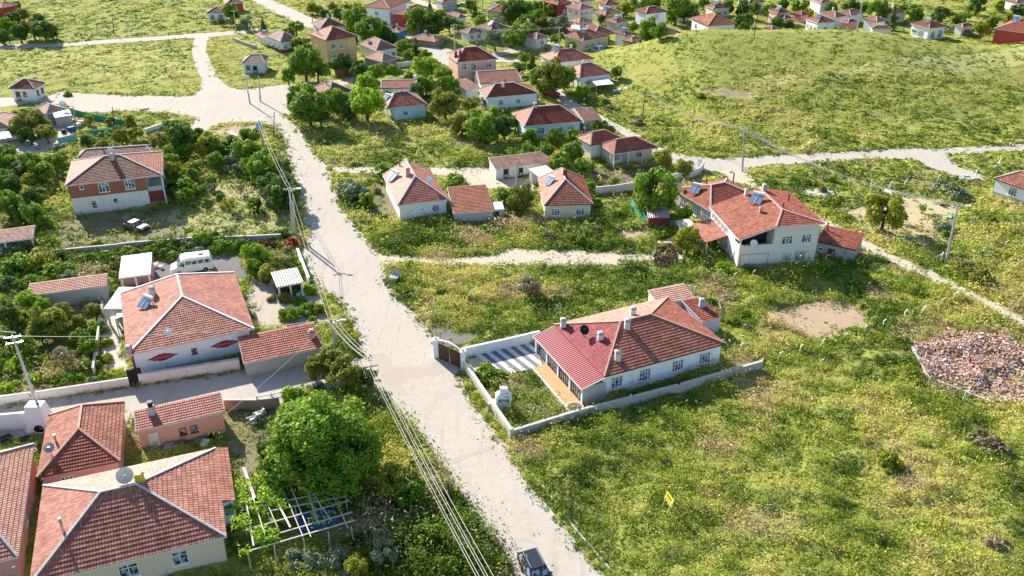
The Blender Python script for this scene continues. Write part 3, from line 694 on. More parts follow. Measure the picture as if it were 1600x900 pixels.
H('shed', 'brick-house back shed', 'low brown-roofed shed just behind the two-storey brick house', (120,247), (238,239), 4.5, h=2.0, rh=.8, axis='x', r=(.1,.9), wall='concrete', roof='tile_old', cat='shed', pipes=((.3,.6,.8),))
H('shed', 'long garden shed', 'long narrow shed with pale tile roof and grey block wall in the left garden', (42,463), (166,446), ('R',170,433), h=2.4, rh=.35, axis='s', wall='concrete', roof='tile_orange', ov=.1, cat='shed')
H('shed', 'left-edge lean-to', 'lean-to with red flat tiles and blue bins under it at the left edge', (-40,385), (52,372), 4.0, h=2.3, rh=.4, axis='s', wall='mud', roof='tile_old', porch=('F',1.5,2), cat='shed')
H('carport', 'white-roofed carport', 'white corrugated carport standing beside the white van', (186,435), (235,428.5), ('R',236,398), h=2.5, rh=.3, axis='s', wall='w_rose', roof='sheet_white', porch=('F',2.6,2), cat='carport', ov=.1)
H('lean_to', 'pink lean-to', 'pink corrugated lean-to joining the white ornament house on its left', (162,483), (192,483), ('L',170,452), h=2.6, rh=.3, axis='s', wall='whitewash', roof='sheet_pink', porch=('F',2.2,2), cat='lean-to', ov=.1)
H('shed', 'rusty shed', 'open shed with rusty white and pink sheet roof behind the roadside wall', (433,449), (474,441), ('R',470,420), h=2.1, rh=.3, axis='s', wall='brown_wood', roof='sheet_rust', porch=('F',1.8,2), cat='shed', ov=.1)
# --- upper left
H('hut', 'white junction hut', 'small white hut with tiled hip roof standing on the edge of the junction', (13,138), (53,138.5), ('R',70,129), h=3.0, rh=1.5, wall='w_white', roof='tile_old', facemats=['tile_red','tile_orange','tile_orange','tile_old'], wins='F:.55,1.6,.8,1.1 R:.3,1.6,.8,1.2 R:.75,1.6,.8,1.2', doors='F:.25,1,2.1', cat='hut', fm='brown_wood')
H('shed', 'dish hut', 'grey-walled hut with pale tile roof and a white awning below the junction', (72,178), (104,170), ('L',55,169), h=2.6, rh=1.1, wall='concrete', roof='tile_orange', cat='hut', dishes=((.9,.05,'white_paint',.7),))
H('lean_to', 'grey lean-to', 'grey block lean-to with pale sheet roof in front of the grey hut', (86,184), (112,180), 3.2, h=2.2, rh=.3, axis='s', wall='concrete', roof='sheet_white', cat='lean-to', ov=.1)
H('house', 'left-edge tiled house', 'tiled house cut off by the left edge below the junction', (-40,202), (16,199), ('R',-2,183), h=2.8, rh=1.3, axis='y', r=(.3,.9), wall='whitewash', roof='tile_orange')
H('house', 'field-road white house', 'white house with brown hip roof beyond the field road', (322,20), (352,19), ('L',300,15.5), h=3.0, wall='w_clean', roof='tile_old', wins='F2 L2', pipes=((.3,.5,1.2),), fm='dark')
H('house', 'red-walled house', 'red-walled house under a dark tile roof near the top of the field road', (352,6), (381,4), ('L',338,1), h=3.0, wall='w_red', roof='tile_old', wins='F1')
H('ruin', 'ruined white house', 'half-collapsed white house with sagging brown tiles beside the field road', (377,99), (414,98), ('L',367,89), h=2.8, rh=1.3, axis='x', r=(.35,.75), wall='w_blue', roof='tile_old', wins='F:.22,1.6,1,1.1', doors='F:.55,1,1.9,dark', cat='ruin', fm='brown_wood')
H('house', 'wooden-porched house', 'old house with brown hip roof, grey walls and a wooden porch', (438,65.5), (466,61), ('L',411.5,57), h=3.2, rh=1.8, wall='w_blue', roof='tile_old', base=(1.1,'brown_wood'), wins='F2 L3')
H('shed', 'tiny tank shed', 'tiny shed with a white tank by the field road', (398,53), (410,60), 3.5, h=2.2, rh=.5, axis='s', wall='w_cream', roof='tile_orange', cat='shed', sol=((.4,.5,-100,.8),))
H('apartment_block', 'yellow apartment block', 'three-storey yellow block with two balconies and a brown hip roof', (508.5,63.5), (558,56), ('L',478.5,53), h=6.4, rh=2.2, wall='w_yellow', roof='tile_old', facemats=['tile_red','tile_orange','tile_orange','tile_red'], wins='F:.22,4.6,1.3,1.5 F:.5,4.6,1.1,1.7 F:.22,1.7,1.6,1.5,3 F:.5,1.7,1.3,1.7 F:.82,4.7,.8,.9 F:.82,1.8,.8,.9 L:.8,4.5,1,1.4 L:.3,4.5,1,1.2 L:.7,1.8,1,1.4', pipes=((.45,.4,1.6),(.1,.6,1.3)), dishes=(), cat='apartment block')
H('house', 'brown roof', 'brown-roofed house close behind the yellow apartment block', (500,44.5), (541,40), ('L',487,36), h=4.0, rh=1.9, wall='w_white', roof='tile_old', chim=((.5,.5,.6),))
H('house', 'dark hip-roofed house', 'house with dark weathered hip roof right of the yellow apartment block', (587,80), (622,74.5), ('L',560,68), h=3.0, rh=1.9, wall='w_white', roof='tile_old', wins='F3', chim=((.2,.6,.6),))
H('house', 'low clay-roofed house', 'low house with clay roof standing in front of the dark hip-roofed house', (597,97), (622,91), ('L',562,90), h=2.6, rh=1.4, wall='mud', roof='tile_old', facemats=['tile_orange'], wins='F1')
H('house', 'brown bend house', 'house with weathered brown hip roof between trees beside the road bend', (512,151), (553,142), ('L',487,138), h=2.9, rh=1.9, wall='w_blue', roof='tile_old', facemats=['tile_old','tile_orange','tile_orange','tile_old'], wins='F2', pipes=((.35,.5,.8),))
H('house', 'narrow gable house', 'narrow white house with plain red roof and a white chimney at its right end', (595,138), (650,137), ('R',646,124), h=2.9, rh=.9, axis='x', r=(0,1), wall='w_white', roof='tile_red', wins='F3', chim=((.97,.6,.7,1,'white_paint'),))
H('house', 'pale blue house', 'pale blue house with red hip roof and white solar tank above the weedy lot', (604,170), (668,163), ('L',595,152), h=3.0, rh=2.0, axis='x', r=(.33,.62), wall='w_lightblue', roof='tile_red', facemats=['tile_red','tile_orange','tile_orange','tile_brick'], wins='F:.45,1.6,1.1,1.2', sol=((.12,.5,-130,.9),), pipes=((.5,.45,.7),), porch=('L',1.4,2))
H('apartment_house', 'two-storey salmon house', 'two-storey salmon pink house with central balcony and mauve hip roof', (713.7,97.5), (778,92), ('L',698.7,83.5), h=5.7, rh=2.2, axis='x', r=(.32,.62), wall='w_salmon', roof='tile_red', facemats=['tile_red','tile_old','tile_orange','tile_brick'], wins='F:.15,4.4,1.4,1.5 F:.4,4.3,1.3,1.7 F:.8,4.4,1.5,1.5 F:.15,1.6,1.4,1.5 F:.42,1.5,1,1.7', chim=((.07,.35,1,1,'maroon'),(.14,.2,1.1,1,'maroon'),(.7,.7,1,1,'maroon')), doors='F:.55,.9,2', cat='house')
H('house', 'faded-red-roofed house', 'long house with faded red roof between the salmon house and the pale blue one', (750,131), (816,127), ('R',806,109), h=3.2, rh=1.5, axis='x', r=(.02,.98), wall='w_white', roof='tile_red', facemats=['tile_brick','tile_orange','tile_brick','tile_brick'], dishes=((.98,.3,'black',.5),))
H('shed', 'clay-roofed annex', 'small annex with flat clay tile roof left of the light blue house', (728,141), (750,136), 5, h=2.5, rh=1.0, axis='s', wall='w_white', roof='tile_orange', cat='annex')
H('house', 'two-windowed blue house', 'light blue walled house with faded red hip roof and two front windows', (759.7,153), (842,145.7), ('L',742.5,140), h=3.0, rh=1.9, axis='x', r=(.25,.6), wall='w_blue', roof='tile_red', facemats=['tile_red','tile_orange','tile_orange','tile_brick'], wins='F:.27,1.6,1.1,1.2 F:.62,1.6,1.1,1.2 L:.4,1.5,1,1.4', doors='L:.8,.9,2', chim=((.38,.38,.6),), pipes=((.45,.55,1),))
H('house', 'long pale house', 'long pale blue house with broad plain red hip roof left of the hill road', (819,197.5), (910,189.5), ('L',801.5,176), h=3.0, rh=2.3, axis='x', r=(.27,.72), wall='w_lightblue', roof='tile_red', facemats=['tile_red','tile_orange','tile_orange','tile_red'], wins='F:.28,1.6,1.4,1.4,2 F:.55,1.8,.6,.6,1 F:.67,1.8,.6,.6,1 F:.83,1.7,1.2,1.2,2', chim=((.3,.5,.6,1,'cement'),), course=.34)
H('annex', 'grey glazed annex', 'grey annex with white window wall and flat brown roof beside the hill road', (912,189), (941,187), ('R',920,171), h=2.9, rh=.5, axis='s', wall='w_grey', roof='tile_old', wins='F:.3,1.5,1.8,1.9,4', cat='annex', ov=.15)
H('house', 'blue-doored cream house', 'cream house with hip roof, blue door and a front veranda above the vegetable bed', (959,241), (1029,230.5), ('L',938,226), h=2.9, rh=1.7, axis='x', r=(.2,.62), wall='w_cream', roof='tile_brick', facemats=['tile_red','tile_orange','tile_brick','tile_brick'], porch=('F',1.3,3), wins='F:.15,1.5,1.1,1.3 F:.68,1.5,1.3,1.2', doors='F:.36,1.3,2.1,lightblue', cap='cap_clay')
H('house', 'white wing', 'white wing with light red hip roof joined behind the cream house', (923,227), (975,217), ('L',905.5,213.5), h=3.2, rh=1.5, axis='x', r=(.25,.62), wall='w_white', roof='tile_brick', facemats=['tile_red','tile_orange','tile_orange','tile_brick'], cap='cap_clay')
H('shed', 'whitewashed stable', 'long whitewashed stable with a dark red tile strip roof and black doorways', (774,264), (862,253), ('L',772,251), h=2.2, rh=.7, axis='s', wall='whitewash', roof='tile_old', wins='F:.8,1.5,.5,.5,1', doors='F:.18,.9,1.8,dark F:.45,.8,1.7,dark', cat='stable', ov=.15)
H('canopy', 'white sheet canopy', 'small white sheet canopy on thin posts in front of the stable', (843,277), (870,271), ('L',834,265), h=2.3, rh=.3, axis='s', wall='off_white', roof='sheet_white', porch=('F',2.4,2), cat='canopy', ov=.1)
H('house', 'roadside solar house', 'white house beside the main road with red hip roof, solar panel and white dish', (621,321), (701,311.5), ('L',602,273.5), h=3.1, rh=2.3, axis='y', r=(.42,1), wall='w_white', roof='tile_red', facemats=['tile_red','tile_red','tile_orange','tile_brick'], wins='F:.23,1.8,.45,.45,1 F:.48,1.8,.45,.45,1 F:.77,1.7,1.1,1.2,3', sol=((.14,.72,-140,1.1),), chim=((.4,.55,1,1,'cap_clay'),), pipes=((.55,.9,.9),(.35,.93,.8)), dishes=((.72,.28,'white_paint',.6),), base=(.6,'cement'))
H('shed', 'patchy pink-tiled shed', 'low shed with patchy pink tile roof between the two small white houses', (709,334), (772,329.5), ('L',699,300), h=2.1, rh=.9, axis='s', wall='concrete', roof='tile_brick', cat='shed', ov=.12, course=.45)
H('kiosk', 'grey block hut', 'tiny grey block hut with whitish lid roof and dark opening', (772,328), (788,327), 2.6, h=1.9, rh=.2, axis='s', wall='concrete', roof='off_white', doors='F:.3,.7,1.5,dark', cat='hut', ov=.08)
H('house', 'barred-window cream house', 'cream house with red hip roof, solar panel and two barred front windows', (850,320.5), (927,318.5), ('L',836,279), h=2.9, rh=2.2, axis='y', r=(.45,.9), wall='w_cream', roof='tile_red', facemats=['tile_brick','tile_orange','tile_orange','tile_red'], wins='F:.22,1.5,1.3,1.2,3 F:.77,1.5,1.3,1.2,3', sol=((.2,.6,-140,1.0),), chim=((.52,.62,.7,1,'maroon'),))
H('shed', 'red corrugated shed', 'small shed with pink corrugated roof and dark red boards beside the green net', (1013,341), (1047,341), ('L',1013,325), h=2.0, rh=.4, axis='s', wall='maroon', roof='sheet_pink', cat='shed', ov=.06)
H('house', 'hill-side white house', 'white house with red hip roof and solar tank near the top of the hill road', (867,98.5), (929,91.5), ('L',841,86), h=3.0, rh=2.0, axis='x', r=(.3,.62), wall='w_white', roof='tile_red', facemats=['tile_red','tile_brick','tile_orange','tile_brick'], wins='F:.35,1.7,.9,.6 F:.55,1.7,.9,.6 F:.8,1.7,1,.6', sol=((.24,.6,-120,1.1),), chim=((.65,.6,.7),), cap='cap_clay')
H('house', 'white-awning house', 'red hip-roofed house with a bright white awning on its front', (906,122), (957,115.5), ('L',889,106.5), h=3.0, rh=2.0, axis='x', r=(.3,.6), wall='w_white', roof='tile_red', facemats=['tile_red','tile_brick','tile_orange','tile_brick'], wins='F2 L1', chim=((.45,.62,.6),), cap='cap_clay')
# --- two-storey house group on the right
H('house', 'grey-walled back house', 'single-storey grey-walled house with red hip roof behind the two-storey cream house', (1110,330), (1196,312), ('L',1059,294), h=3.4, rh=1.9, axis='x', r=(.33,.58), wall='w_lilac', roof='tile_red', facemats=['tile_red','tile_brick','tile_red','tile_red'], wins='L:.2,1.7,1,1.4,1 L:.55,1.7,1.6,1.5,3 L:.85,1.7,1.4,1.5,3', doors='L:.38,.9,2,maroon', sol=((.13,.6,-125,1.05),), dishes=((.02,.9,'off_white',.5),), pipes=((.27,.72,1,'maroon'),(.33,.62,1,'maroon'),(.9,.7,1.6,'maroon')))
H('shed', 'red-roofed outbuilding', 'low outbuilding with sagging red roof and grey walls right of the two-storey cream house', (1276,377), (1338,391), ('L',1279,357), h=2.4, rh=.8, axis='s', wall='concrete', roof='tile_red', wins='F:.12,1.3,.6,.6,1', doors='F:.4,1.0,1.7,maroon', cat='outbuilding', ov=.12, pipes=((.1,.7,1.2),))
H('house', 'right-edge house', 'white house with orange-red hip roof cut off by the right edge', (1552,279), (1680,322), ('L',1536,268), h=3.1, rh=2.2, axis='x', r=(.25,.7), wall='w_clean', roof='tile_brick', wins='F:.25,1.9,1.4,1.4,3', base=(.9,'g_stone'))
H('house', 'red hill house', 'red-painted house with a peeling wall patch and solar panel at the upper right', (1553,44.5), (1640,57), ('L',1590,32), h=4.4, rh=1.8, axis='x', r=(.3,.8), wall='w_red', roof='tile_red', sol=((.22,.45,-120,1.2),))
# --- main house
mh = H('house', 'crimson-porch house', 'large white house with long red hip roof and crimson corrugated porch inside grey walls', (943.8,588.5), (1133.9,536.8), ('L',865,507.5), h=3.1, rh=2.35, axis='x', r=(.34,.59), wall='w_clean', roof='tile_brick', facemats=['tile_brick','tile_orange','tile_crimson','tile_red'], course=.42, cap='cap_clay',
  wins='F:.10,1.6,1.5,1.5,3 F:.335,1.6,1.5,1.5,4 F:.62,1.6,1.5,1.4,4 F:.86,1.6,1.5,1.4,4', chim=((.16,.13,.85),(.36,.42,.85),(.16,.45,.6),(.5,.62,.8),(.04,.9,.8)), dishes=((.09,.62,'black',.6),), pipes=((.165,.16,1.5,'red_paint'),))
H('annex', 'crimson-porch annex', 'small annex with pale clay roof at the back of the large white house', (1030,476), (1086,464.5), ('R',1056,450), h=2.8, rh=.5, axis='s', wall='w_white', roof='tile_orange', cat='annex', ov=.12, chim=())
H('shed', 'broken-tiled back shed', 'low grey shed with broken red tiles behind the large white house', (1098,503), (1128,496), ('L',1070,474), h=2.4, rh=.5, axis='s', wall='w_lilac', roof='tile_red', cat='shed', ov=.12, chim=((.6,.6,.8,0,'lightblue'),))
# --- village at the top
FAR = [
 ('tall white house', 'tall white two-storey house at the top beside the red one', (609,14), (642,0), ('L',590,1), 6, 'w_clean', 'tile_brick', 'F2 F2u L1 L1u', 0, 0),
 ('red-painted house', 'red-painted house with white solar panel left of dark trees', (638,23.5), (670,12), ('L',621,18), 5, 'w_red', 'tile_brick', 'F2', 1, 0),
 ('bright blue shed', 'small shed with bright blue wall and clay roof by the village lane', (622,51), (635,45), ('L',613,47), 2.6, 'w_bluepaint', 'tile_orange', '', 0, 1),
 ('broken-clay-roofed house', 'small white house with broken clay roof beside the bright blue shed', (607,44), (615,40), ('L',594,34), 2.6, 'w_white', 'tile_orange', 'F1', 0, 1),
 ('collapsed shed', 'low collapsed tile roof patched with white sheets beside the lane', (680,66), (696,60), ('L',653,56), 1.6, 'mud', 'tile_orange', '', 0, 1),
 ('dark brown-roofed house', 'grey-blue house with dark brown roof behind the dark trees', (716,28), (730,26), ('L',692,22), 3, 'w_blue', 'tile_old', 'F1', 0, 0),
 ('little white house', 'little white house with brown roof left of the silver tree', (731,53), (756,49.5), ('L',725,47), 2.6, 'w_white', 'tile_old', 'F2', 0, 0),
 ('clay-roofed solar house', 'white house with solar panel on its clay roof left of a round dark tree', (760,18), (783,19), ('R',786,9), 3, 'w_cream', 'tile_brick', 'F3', 1, 0),
 ('half-hidden clay-roofed house', 'clay-roofed house half hidden behind the silver tree', (766,48), (798,43), 7, 2.8, 'w_white', 'tile_old', 'F1', 1, 1),
 ('maroon house', 'maroon-walled house with solar panel among trees near the top', (871,8), (895,4), ('L',846,3), 4, 'maroon', 'tile_brick', 'F1', 1, 0),
 ('cream-yellow house', 'two-storey cream-yellow house with a dark balcony band', (905.5,16), (929.5,12.5), ('L',877,11), 5.6, 'w_cream', 'tile_brick', 'F3u F2 L2u', 0, 0),
 ('little clay-roofed annex', 'little annex with clay roof at the foot of the cream-yellow house', (905,36.5), (926,33), 5, 2.6, 'w_cream', 'tile_orange', 'F1', 0, 0),
 ('tree-hidden cottage', 'red-roofed cottage among trees right of the cream-yellow house', (945,24), (975,20), ('L',931,18), 3, 'w_cream', 'tile_brick', 'F2', 1, 0),
 ('top-edge cottage', 'red-roofed cottage at the top edge above the tree-lined lane', (945,8), (968,6), ('L',930,4), 3, 'w_white', 'tile_brick', 'F1', 0, 1),
 ('black-balconied house', 'two-storey white house with red hip roof and black balcony wall', (1009,21.5), (1044,17.5), ('L',985,16.5), 5.6, 'w_clean', 'tile_brick', 'F:.5,4.3,1.8,1.6 F1 L1', 0, 0),
 ('beige house', 'beige house with weathered red hip roof and solar panel by the barn lane', (910.5,64.5), (953,57), ('L',881,55.5), 3.2, 'w_beige', 'tile_brick', 'F:.15,1.6,1.1,1.3 F:.4,1.6,1,1 F:.65,1.6,.9,1.6 F:.85,1.6,1,1.2', 1, 1),
 ('brick-walled house', 'low brick-walled house with red roof right behind the beige one', (930,51), (956,48), ('L',912,42), 3, 'brick_wall', 'tile_brick', 'F1', 0, 0),
 ('white-tanked house', 'small tiled house carrying a white water tank behind the beige one', (893,48), (917,46), 6, 3, 'brick_wall', 'tile_brick', '', 0, 1),
 ('barn-lane white house', 'white house with solar panel right of the beige one', (976,55), (990,52), ('L',955,52), 3.6, 'w_white', 'tile_brick', '', 1, 0),
 ('brick hut', 'brick hut with clay roof and blue door standing where the barn lane ends', (988,66), (1006,61), ('L',981,60), 2.6, 'mud', 'tile_orange', '', 0, 0),
 ('solar crest house', 'red-roofed house with a solar panel directly left of the long white house', (1034,62), (1078,56), ('L',1000,50), 3, 'whitewash', 'tile_brick', '', 1, 0),
 ('long white house', 'long white house with light red hip roof rising behind the hill crest', (1106,40), (1151,37), ('L',1062,29), 5.2, 'w_white', 'tile_brick', 'L:.27,3.4,1.3,1.6 L:.5,3.6,.5,.5,1 L:.82,3.4,1.3,1.6 F:.35,3.4,.8,1.2', 0, 0),
 ('far solar cottage', 'cottage with red roof and solar panel beyond the long white house', (1114,14), (1142,12), ('L',1090,10), 3, 'w_cream', 'tile_brick', 'F2', 1, 1),
 ('pink and blue house', 'pink house with bright blue end wall beyond the hill', (1214,21), (1238,19.5), ('L',1172,17.5), 3.6, 'w_pink', 'tile_brick', 'L3', 1, 0),
 ('half-hidden crest roof', 'red roof just showing behind the hill crest right of the long white house', (1206,46), (1217,44), ('L',1176,47), 2.8, 'w_white', 'tile_brick', '', 0, 0),
 ('white crest cottage', 'white cottage with pale red hip roof behind the hill crest', (1277,36), (1307,34), ('L',1251,29.5), 3.4, 'w_clean', 'tile_brick', 'L3 F1', 1, 0),
 ('red hip-roofed house', 'red hip-roofed house just behind the white cottage', (1305,28), (1325,25), ('L',1284,21), 3.4, 'w_white', 'tile_brick', '', 0, 1),
 ('brown crest house', 'brown-roofed house among trees beyond the hill crest', (1330,25), (1352,20), ('L',1322,17), 3, 'w_white', 'tile_old', '', 0, 0),
 ('broken-tiled crest house', 'low house with broken red tiles on the hill crest', (1325,36), (1343,34), ('L',1311,33), 2.8, 'w_rose', 'tile_brick', '', 0, 0),
 ('wide crest roof', 'wide red hip roof rising just behind the hill crest', (1362,45), (1395,46), ('L',1326,41), 2.8, 'w_white', 'tile_brick', '', 0, 0),
 ('second-row crest house', 'red-roofed house behind the wide crest roof', (1370,34.5), (1386,32), ('L',1338,31), 3.6, 'w_white', 'tile_brick', '', 0, 1),
 ('dark-doored white house', 'white house with dark doorways and a red hip roof beside a leaning pole', (1452,44.5), (1480,41), ('L',1410,38.5), 3.4, 'w_clean', 'tile_brick', 'L:.15,1.6,1,1 L:.3,1.6,1,1 L:.6,1.4,1.6,1.8 F:.3,1.4,1.5,1.9 F:.75,1.4,1.5,2', 1, 0),
 ('silver-bush shed', 'small red-roofed shed behind silver bushes on the crest', (1504,43), (1523,40), ('L',1495,40), 2.6, 'w_white', 'tile_brick', '', 0, 0),
 ('top-edge white house', 'white-walled house at the top edge left of the open meadow', (1282,5), (1303,4), 7, 3.4, 'w_white', 'tile_brick', 'F1', 0, 0),
 ('top-right corner house', 'house with orange roof in the top right corner', (1588,4), (1625,2), 7, 3, 'w_white', 'tile_brick', 'F3', 0, 0),
 ('top-left red house', 'small red-walled house at the left edge near the top', (-14,10), (3,12), 6, 3, 'w_red', 'tile_brick', '', 0, 0),
 ('small grey house', 'small grey house behind the tall white one near the top', (690,4), (716,2), 7, 3, 'w_grey', 'tile_old', 'F2', 0, 0),
 ('brown-roofed cottage', 'brown-roofed cottage at the top between large green trees', (905,3), (930,1), 7, 3, 'w_cream', 'tile_old', 'F1', 0, 0),
 ('top red-roofed cottage', 'red-roofed cottage above the white cottage near the top', (1170,4), (1196,2), 7, 3, 'w_white', 'tile_brick', 'F1', 0, 0),
 ('low white hut', 'low white hut half hidden behind the small trees of the lane', (1003,4), (1024,3), 6, 3, 'w_white', 'tile_orange', 'F1', 0, 0),
 ('low roof in the lane trees', 'low clay-roofed house among the trees above the yellow block', (575,58), (598,54), 6, 2.8, 'w_white', 'tile_brick', 'F1', 0, 0),
 ('tree-shaded clay roof', 'clay-roofed cottage between the maroon house and the silver tree', (822,47), (845,44), 6, 2.8, 'w_cream', 'tile_brick', 'F1', 0, 1),
 ('pale lane cottage', 'pale cottage with an orange roof above the small white car', (838,62), (858,58), 5, 2.8, 'w_white', 'tile_brick', 'F1', 0, 0),
 ('orange cottage roof', 'orange-roofed cottage between dark trees left of the black-balconied house', (962,36), (982,33), 5, 2.8, 'w_cream', 'tile_brick', 'F1', 1, 0),
 ('upper red cottage', 'red-roofed cottage above the long white house', (1060,20), (1080,17), 6, 3, 'w_white', 'tile_brick', 'F1', 0, 1),
 ('small red crest shed', 'small red-roofed shed left of the white crest cottage', (1252,24), (1266,22), 4, 2.6, 'w_rose', 'tile_brick', '', 0, 0),
 ('pink crest annex', 'small pink annex in front of the pink and blue house', (1225,30), (1240,28), 4, 2.4, 'w_pink', 'tile_brick', '', 0, 0),
 ('tree-side red roof', 'red-roofed house at the right between trees and the open meadow', (1395,22), (1418,19), 6, 3, 'w_white', 'tile_brick', 'F1', 0, 1),
]
for i, (short, lab, A, B, th, h, wl, rf, wn_, so, ch) in enumerate(FAR):
    H('house', short, lab, A, B, th, h=h, wall=wl, roof=rf, facemats=[rf, 'tile_orange', rf, rf], wins=wn_, sol=((.3, .4, -110 - 15 * (i % 3), .9),) if so else (), chim=((.6, .6, .8, 0, 'off_white' if i % 2 else 'cap_clay'),) if ch else (), cap='cap_clay' if i % 2 else 'cap', fm='frame')  # back slope coloured paler, as if sunlit
# ------------------------------------------------------------ the two-storey cream house
def plane_hit(px, py, P0, n):
    r = ray(px, py); o = Vector((0, 0, CAMZ)); t = (P0 - o).dot(n) / r.dot(n); return o + r * t
def two_storey():
    A0 = unp(1151, 420, 0); B0 = unp(1271, 411, 0); x = (B0 - A0); Lx = x.length; x.normalize(); y = Vector((0, 0, 1)).cross(x)
    e1 = unp(1150, 376, 4.7); e2 = unp(1104, 326, 4.7); D = (e2 - e1).dot(y)
    T = Matrix(((x.x, y.x, 0, A0.x), (x.y, y.y, 0, A0.y), (0, 0, 1, 0), (0, 0, 0, 1)))
    c = T @ Vector((Lx / 2, D / 2, 0)); root = empty('house', c); short = 'cream two-storey house'
    tag(root, 'two-storey cream house with a recessed balcony, white dish and big red roof', 'house')
    EXCL.append([T @ Vector(p) for p in ((-.2, -.2, 0), (Lx, -.2, 0), (Lx, D, 0), (-.2, D, 0))]); q = proj(T @ Vector((Lx / 2, 0, 2))); LAND.append((q[0], q[1], short))
    bw = Lx * .42; H2 = 5.5; H1 = 4.75
    m = MB(T); m.box(0, 0, -.4, Lx, D, 2.75); m.box(bw, .0, 2.75, Lx, D, H2 - .05); m.box(.0, 2.2, 2.75, bw, D, H1 - .12)
    m.box(0, 0, 2.75, bw, .15, 3.6); m.box(0, .15, 2.75, .15, 2.2, 3.6); m.build('walls', 'w_pale', root)
    m = MB(T); m.box(0, 0, 3.6, .2, .2, H1 - .1); m.box(0, 1.9, 3.6, .2, 2.19, H1 - .1); m.build('balcony_post', 'off_white', root)
    m = MB(T); m.box(.2, 2.14, 2.8, bw - .02, 2.19, 4.55); m.build('balcony_shade', 'dark', root)  # dark sheet standing in for the shade deep in the balcony recess
    m = MB(T); m.box(.45, -.02, .6, bw - .5, .0, 2.1, 0); 
    for a in ((.3, .45, bw - .35, .6), (.3, 2.1, bw - .35, 2.25), (.3, .6, .45, 2.1), (bw - .5, .6, bw - .35, 2.1)): m.box(a[0], -.03, a[1], a[2], .0, a[3], 1)
    m.build('wall_panel', ['whitewash', 'w_rose'], root)
    m = MB(T); m.box(-.03, -.035, -.4, Lx + .03, -.005, .42); m.build('plinth', 'cement', root)
    F = T @ Matrix(((1, 0, 0, 0), (0, -1, 0, 0), (0, 0, 1, 0), (0, 0, 0, 1)))
    for cx, zc, w, h in ((bw + 2.1, 4.05, 1.6, 1.3), (Lx - 1.8, 4.1, 1.4, 1.3), (Lx - 2.3, 1.3, 1.5, 1.5), (bw + 2.4, 1.3, 1.0, 1.1)): window(F, cx, zc, w, h, root, 3, 'frame', 'cement' if zc < 2 else None)
    Lm = T @ Matrix(((0, -1, 0, 0), (-1, 0, 0, D), (0, 0, 1, 0), (0, 0, 0, 1)))
    for k in range(5): window(Lm, 1.0 + k * 1.25, 3.7, 1.05, 1.0, root, 2)
    window(Lm, D * .6, 1.5, 1.1, 1.3, root); door(Lm, D * .82, .95, 2.0, root, 'off_white')
    o = .4; za = H2 + 1.75
    ap = (Lx * .62 , D * .30, za); rb = (Lx * .62, D + .3, za); C = (bw - .1, -o, H2); E = (Lx + o, -o, H2); Eb = (Lx + o, D + .3, H2)
    sl_ = (za - H2) / (Lx * .62 - (bw - .1)); zl = lambda X: H2 + (X - (bw - .1)) * (za - H2) / (Lx * .62 - (bw - .1)) if X > bw - .1 else H2 - (bw - .1 - X) * (H2 - H1) / (bw - .1 + o)
    s_ = (za - H1) / (Lx * .62 + o); ze = lambda X: H1 + (X + o) * s_
    Lf = (-o, -o, H1); Lb = (-o, D + .3, H1); C = (bw - .1, -o, ze(bw - .1)); 
    E = (Lx + o, -o, C[2]); Eb = (Lx + o, D + .3, C[2])
    rf = MB()
    for P in ([Lf, C, ap, rb, Lb], [C, E, ap], [E, Eb, rb, ap]):
        tiles(rf, [T @ Vector(p) for p in P], .42, mi=0 if len(P) != 5 else 1)
    r_ = rf.build('roof', ['tile_red', 'tile_brick'], root); ORG[r_.name] = ORG[root.name]
    m = MB(T); m.prism([(bw, .05, H2 - .1), (Lx, .05, H2 - .1), (Lx, D, H2 - .1), (bw, D, H2 - .1)], [(bw + .1, .3, C[2] - .02), (Lx - .1, .3, C[2] - .02), (Lx - .1, D, C[2] - .02), (bw + .1, D, C[2] - .02)]); 
    m.prism([(.0, D - .2, H1 - .2), (bw, D - .2, H1 - .2), (bw, D, H1 - .2), (0, D, H1 - .2)], [(0, D - .2, H1 - .02), (bw, D - .2, C[2] - .2), (bw, D, C[2] - .2), (0, D, H1 - .02)]); m.build('wall_head', 'w_pale', root)
    m = MB(T)
    for a, b in ((ap, rb), (C, ap), (E, ap)): m.bar(Vector(a) + Vector((0, 0, .07)), Vector(b) + Vector((0, 0, .07)), .28, .14)
    m.build('ridge_cap', 'cap_clay', root)
    m = MB(T); eave_skirt(m, [Lf, C, E, Eb, rb, Lb]); m.build('fascia', 'w_white', root)
    def P(u, v):
        X = u * Lx; Y = v * D; z = min(ze(X), za - (X - Lx * .62) * (za - C[2]) / (Lx * .38 + o)); q = T @ Vector((X, Y, 0)); return (q.x, q.y, z)
    solar(P(.46, .70), root, R(-125), 1.15); chimney(P(.43, .97), .7, root, .5); chimney(P(.40, .42), .5, root, .45, 1, 'cap_clay'); pipe(P(.68, .4), .6, root); pipe(P(.85, .62), 1.1, root); chimney(P(.66, .95), .7, root, .6, 1, 'cement')
    dish(T @ Vector((1.9, -.25, 3.15)), root, R(-90), .55)
    m = MB(T)     # lean-to over the entrance
    Q = [(-3.4, D * .38, 2.3), (-3.2, D * .95, 2.3), (-.05, D * .95, 3.2), (-.05, D * .38, 3.2)]
    rr = MB(); tiles(rr, [T @ Vector(p) for p in Q], .42); pr = rr.build('porch_roof', 'tile_brick', root); ORG[pr.name] = ORG[root.name]
    for p in Q[:2]: q = MB(T); q.box(p[0] + .2, p[1] - .1, -.2, p[0] + .38, p[1] + .1, 2.3); q.build('porch_post', 'off_white', root)
    return root, T, Lx, D
TS, TST, TSX, TSD = two_storey()

